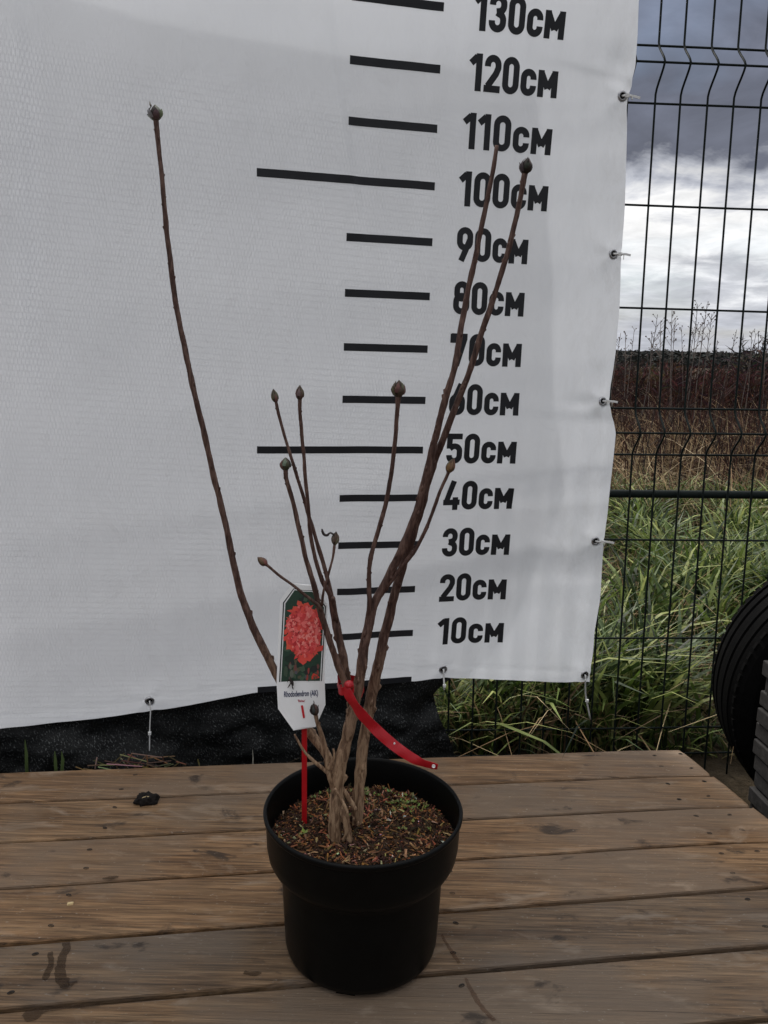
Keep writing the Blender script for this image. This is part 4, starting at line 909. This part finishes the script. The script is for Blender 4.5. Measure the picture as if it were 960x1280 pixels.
# shrubs and far woods
def shrub(x, y, h, rx, n, cols, label, group=None):
    root = empty('bare_shrub', (x, y, ground_z(x, y))); b = MB(); L = MB()
    for k in range(n):
        a = random.uniform(0, 6.28); r = rx*math.sqrt(random.random()); tip = np.array([r*math.cos(a), r*math.sin(a), h*random.uniform(.55, 1)*(1-.35*(r/rx)**2)]); m = tip*.5+np.array([random.gauss(0, .05*h), 0, .08*h]); c = random.choice(cols)
        b.tube([np.zeros(3)+.06*tip*np.array([1, 1, 0]), m, tip], [.012*h, .008*h, .003*h], 4, False, c)
        for q in range(7):
            p = m+(tip-m)*random.random(); d = np.array([random.gauss(0, 1), random.gauss(0, 1), random.uniform(.2, 1.6)])*h*.085; e = np.cross(d, (random.gauss(0, 1), random.gauss(0, 1), .3)); e = e/np.linalg.norm(e)*h*.011
            L.add([p-e, p+e, p+d], [(0, 1, 2)], tuple(t*random.uniform(.6, 1.4) for t in random.choice(cols)))
    b.build('branches', DRY, root); tw_ = L.build('twigs', DRY, root); tw_['kind'] = 'stuff'; tag(root, label, 'shrub', group)
DKB = [(.030, .024, .022), (.045, .034, .030), (.060, .040, .034), (.038, .036, .026)]
for k in range(26):
    y = random.uniform(18, 48); x = y*random.uniform(.24, .60); z = ground_z(x, y); top = .79-.006*y+random.uniform(-.35, .10); shrub(x, y, max(1.0, top-z), random.uniform(.9, 2.2), 44, DKB+[REDS[0]], 'dark leafless shrub on the far side of the field', 'dark shrubs across the field')
for (px, yt, Y) in ((792, 452, 11), (838, 446, 10.5), (858, 440, 9.5), (872, 450, 10), (893, 448, 11.5), (925, 452, 10.5), (958, 436, 9.8), (995, 445, 10.5), (1040, 440, 10), (760, 448, 10.5)):
    P = atY(px, yt, Y); shrub(P[0], Y, P[2]-ground_z(P[0], Y), random.uniform(.28, .5), 60, REDS[:4]+[(.08, .036, .032)], 'red-twigged bare shrub standing in the dry weeds', 'red-twigged shrubs')
P = atY(818, 462, 17); shrub(P[0], 17, P[2]+.17-ground_z(P[0], 17), .55, 60, [(.13, .095, .022), (.10, .078, .025), (.06, .045, .02)], 'small yellowish shrub among the dark shrubs across the field')
P = atY(948, 424, 24); shrub(P[0], 24, P[2]+.25-ground_z(P[0], 24), 1.0, 70, [(.075, .065, .06), (.05, .044, .042)], 'taller grey twiggy shrub rising above the far treeline')
wb = MB()
for k in range(15000):
    az = random.uniform(-.35, .95); d = random.uniform(300, 430); x, y = d*math.sin(az), d*math.cos(az); top = .79+d*(.0016+.0022*noise.noise((az*22, 0, 0))+.0012*noise.noise((az*90, 3, 0))); zb = ground_z(x, y)
    z = zb+(top-zb)*random.random()**.45; s = random.uniform(.35, 1.1); q = np.array([[random.gauss(0, s), random.gauss(0, s), random.gauss(0, s*.55)] for _ in range(3)]); c = random.choice(((.030, .034, .032), (.042, .042, .040), (.026, .030, .029), (.050, .046, .042)))
    wb.add([np.array([x, y, min(z, top)])+t for t in q], [(0, 1, 2)], c)
for i in range(240):       # solid core of the wood
    az = -.9+2.05*i/240; d = 415; a2 = az+2.05/240; tz = .79+d*.0010+.6*noise.noise((az*40, 1, 1)); wb.add([(d*math.sin(az), d*math.cos(az), -9), (d*math.sin(a2), d*math.cos(a2), -9), (d*math.sin(a2), d*math.cos(a2), tz), (d*math.sin(az), d*math.cos(az), tz)], [(0, 1, 2, 3)], (.030, .033, .032))
o = wb.build('distant_woods', WOODS, None); tag(o, 'dark band of distant woodland on the horizon', 'woods', kind='stuff')
# straw heap and sprouts between deck and net
hb = MB(); S0_ = atZ(165, 952, -.02)
for k in range(420):
    x = S0_[0]+random.gauss(0, .075); y = 1.425+(x+.5)*.13+random.uniform(-.018, .02); q = max(0, 1-abs(x-S0_[0]-.015)/.16); z = GZ+.01+random.random()*(.165+.032*q)
    a = random.gauss(0, .9); L = random.uniform(.02, .07); d = np.array([math.cos(a)*L, random.uniform(-.3, .3)*L, math.sin(a)*L*.5]); c = tuple(t*random.uniform(.6, 1.2) for t in random.choice(STRAW)); P = np.array([x, y, min(z, -.002+.018*q)])
    hb.tube([P-d/2, P+d/2], [.0014, .0011], 4, False, c)
o = hb.build('straw_heap', DRY, None); tag(o, 'small heap of dry straw between the deck and the net', 'straw', kind='stuff')
for (x, y, h, lab) in ((32, 944, .05, 'single dark green grass blade sticking up behind the deck edge'), (73, 951, .03, 'pair of short green grass blades behind the deck by the straw'), (316, 948, .028, 'thin pale grass stem sticking up behind the deck')):
    P = atY(x, y, 1.405 if x < 200 else 1.44); b = MB()
    for q in ((0,) if x != 73 else (-.006, .006)):
        w = .0030 if x < 200 else .0010; pts = [(P[0]+q, P[1], GZ), (P[0]+q, P[1], -.02), (P[0]+q*1.2, P[1]+.003, P[2]), (P[0]+q*1.1-.001, P[1]+.004, P[2]+h*.6)]; V = []
        for i, p in enumerate(pts): ww = w*(1 if i < 3 else .15); V += [(p[0]-ww, p[1]-.0005, p[2]), (p[0]+ww, p[1]+.0005, p[2]), (p[0], p[1]-.001, p[2])]
        b.add(V, [(i*3+a, i*3+c, (i+1)*3+c, (i+1)*3+a) for i in range(3) for a, c in ((0, 2), (2, 1))], (.075, .11, .035) if x < 200 else (.4, .38, .32))
    o = b.build('grass_sprout', FOL, None); tag(o, lab, 'grass sprout')
o = blades('net_edge_grass', 420, lambda: (random.uniform(.06, .62), random.uniform(1.84, 1.93)), (.10, .30), (.004, .009), GREENS+STRAW[:2], .3, FOL, .7); tag(o, 'grass tuft row showing under the banner at the foot of the fence', 'grass', kind='stuff')
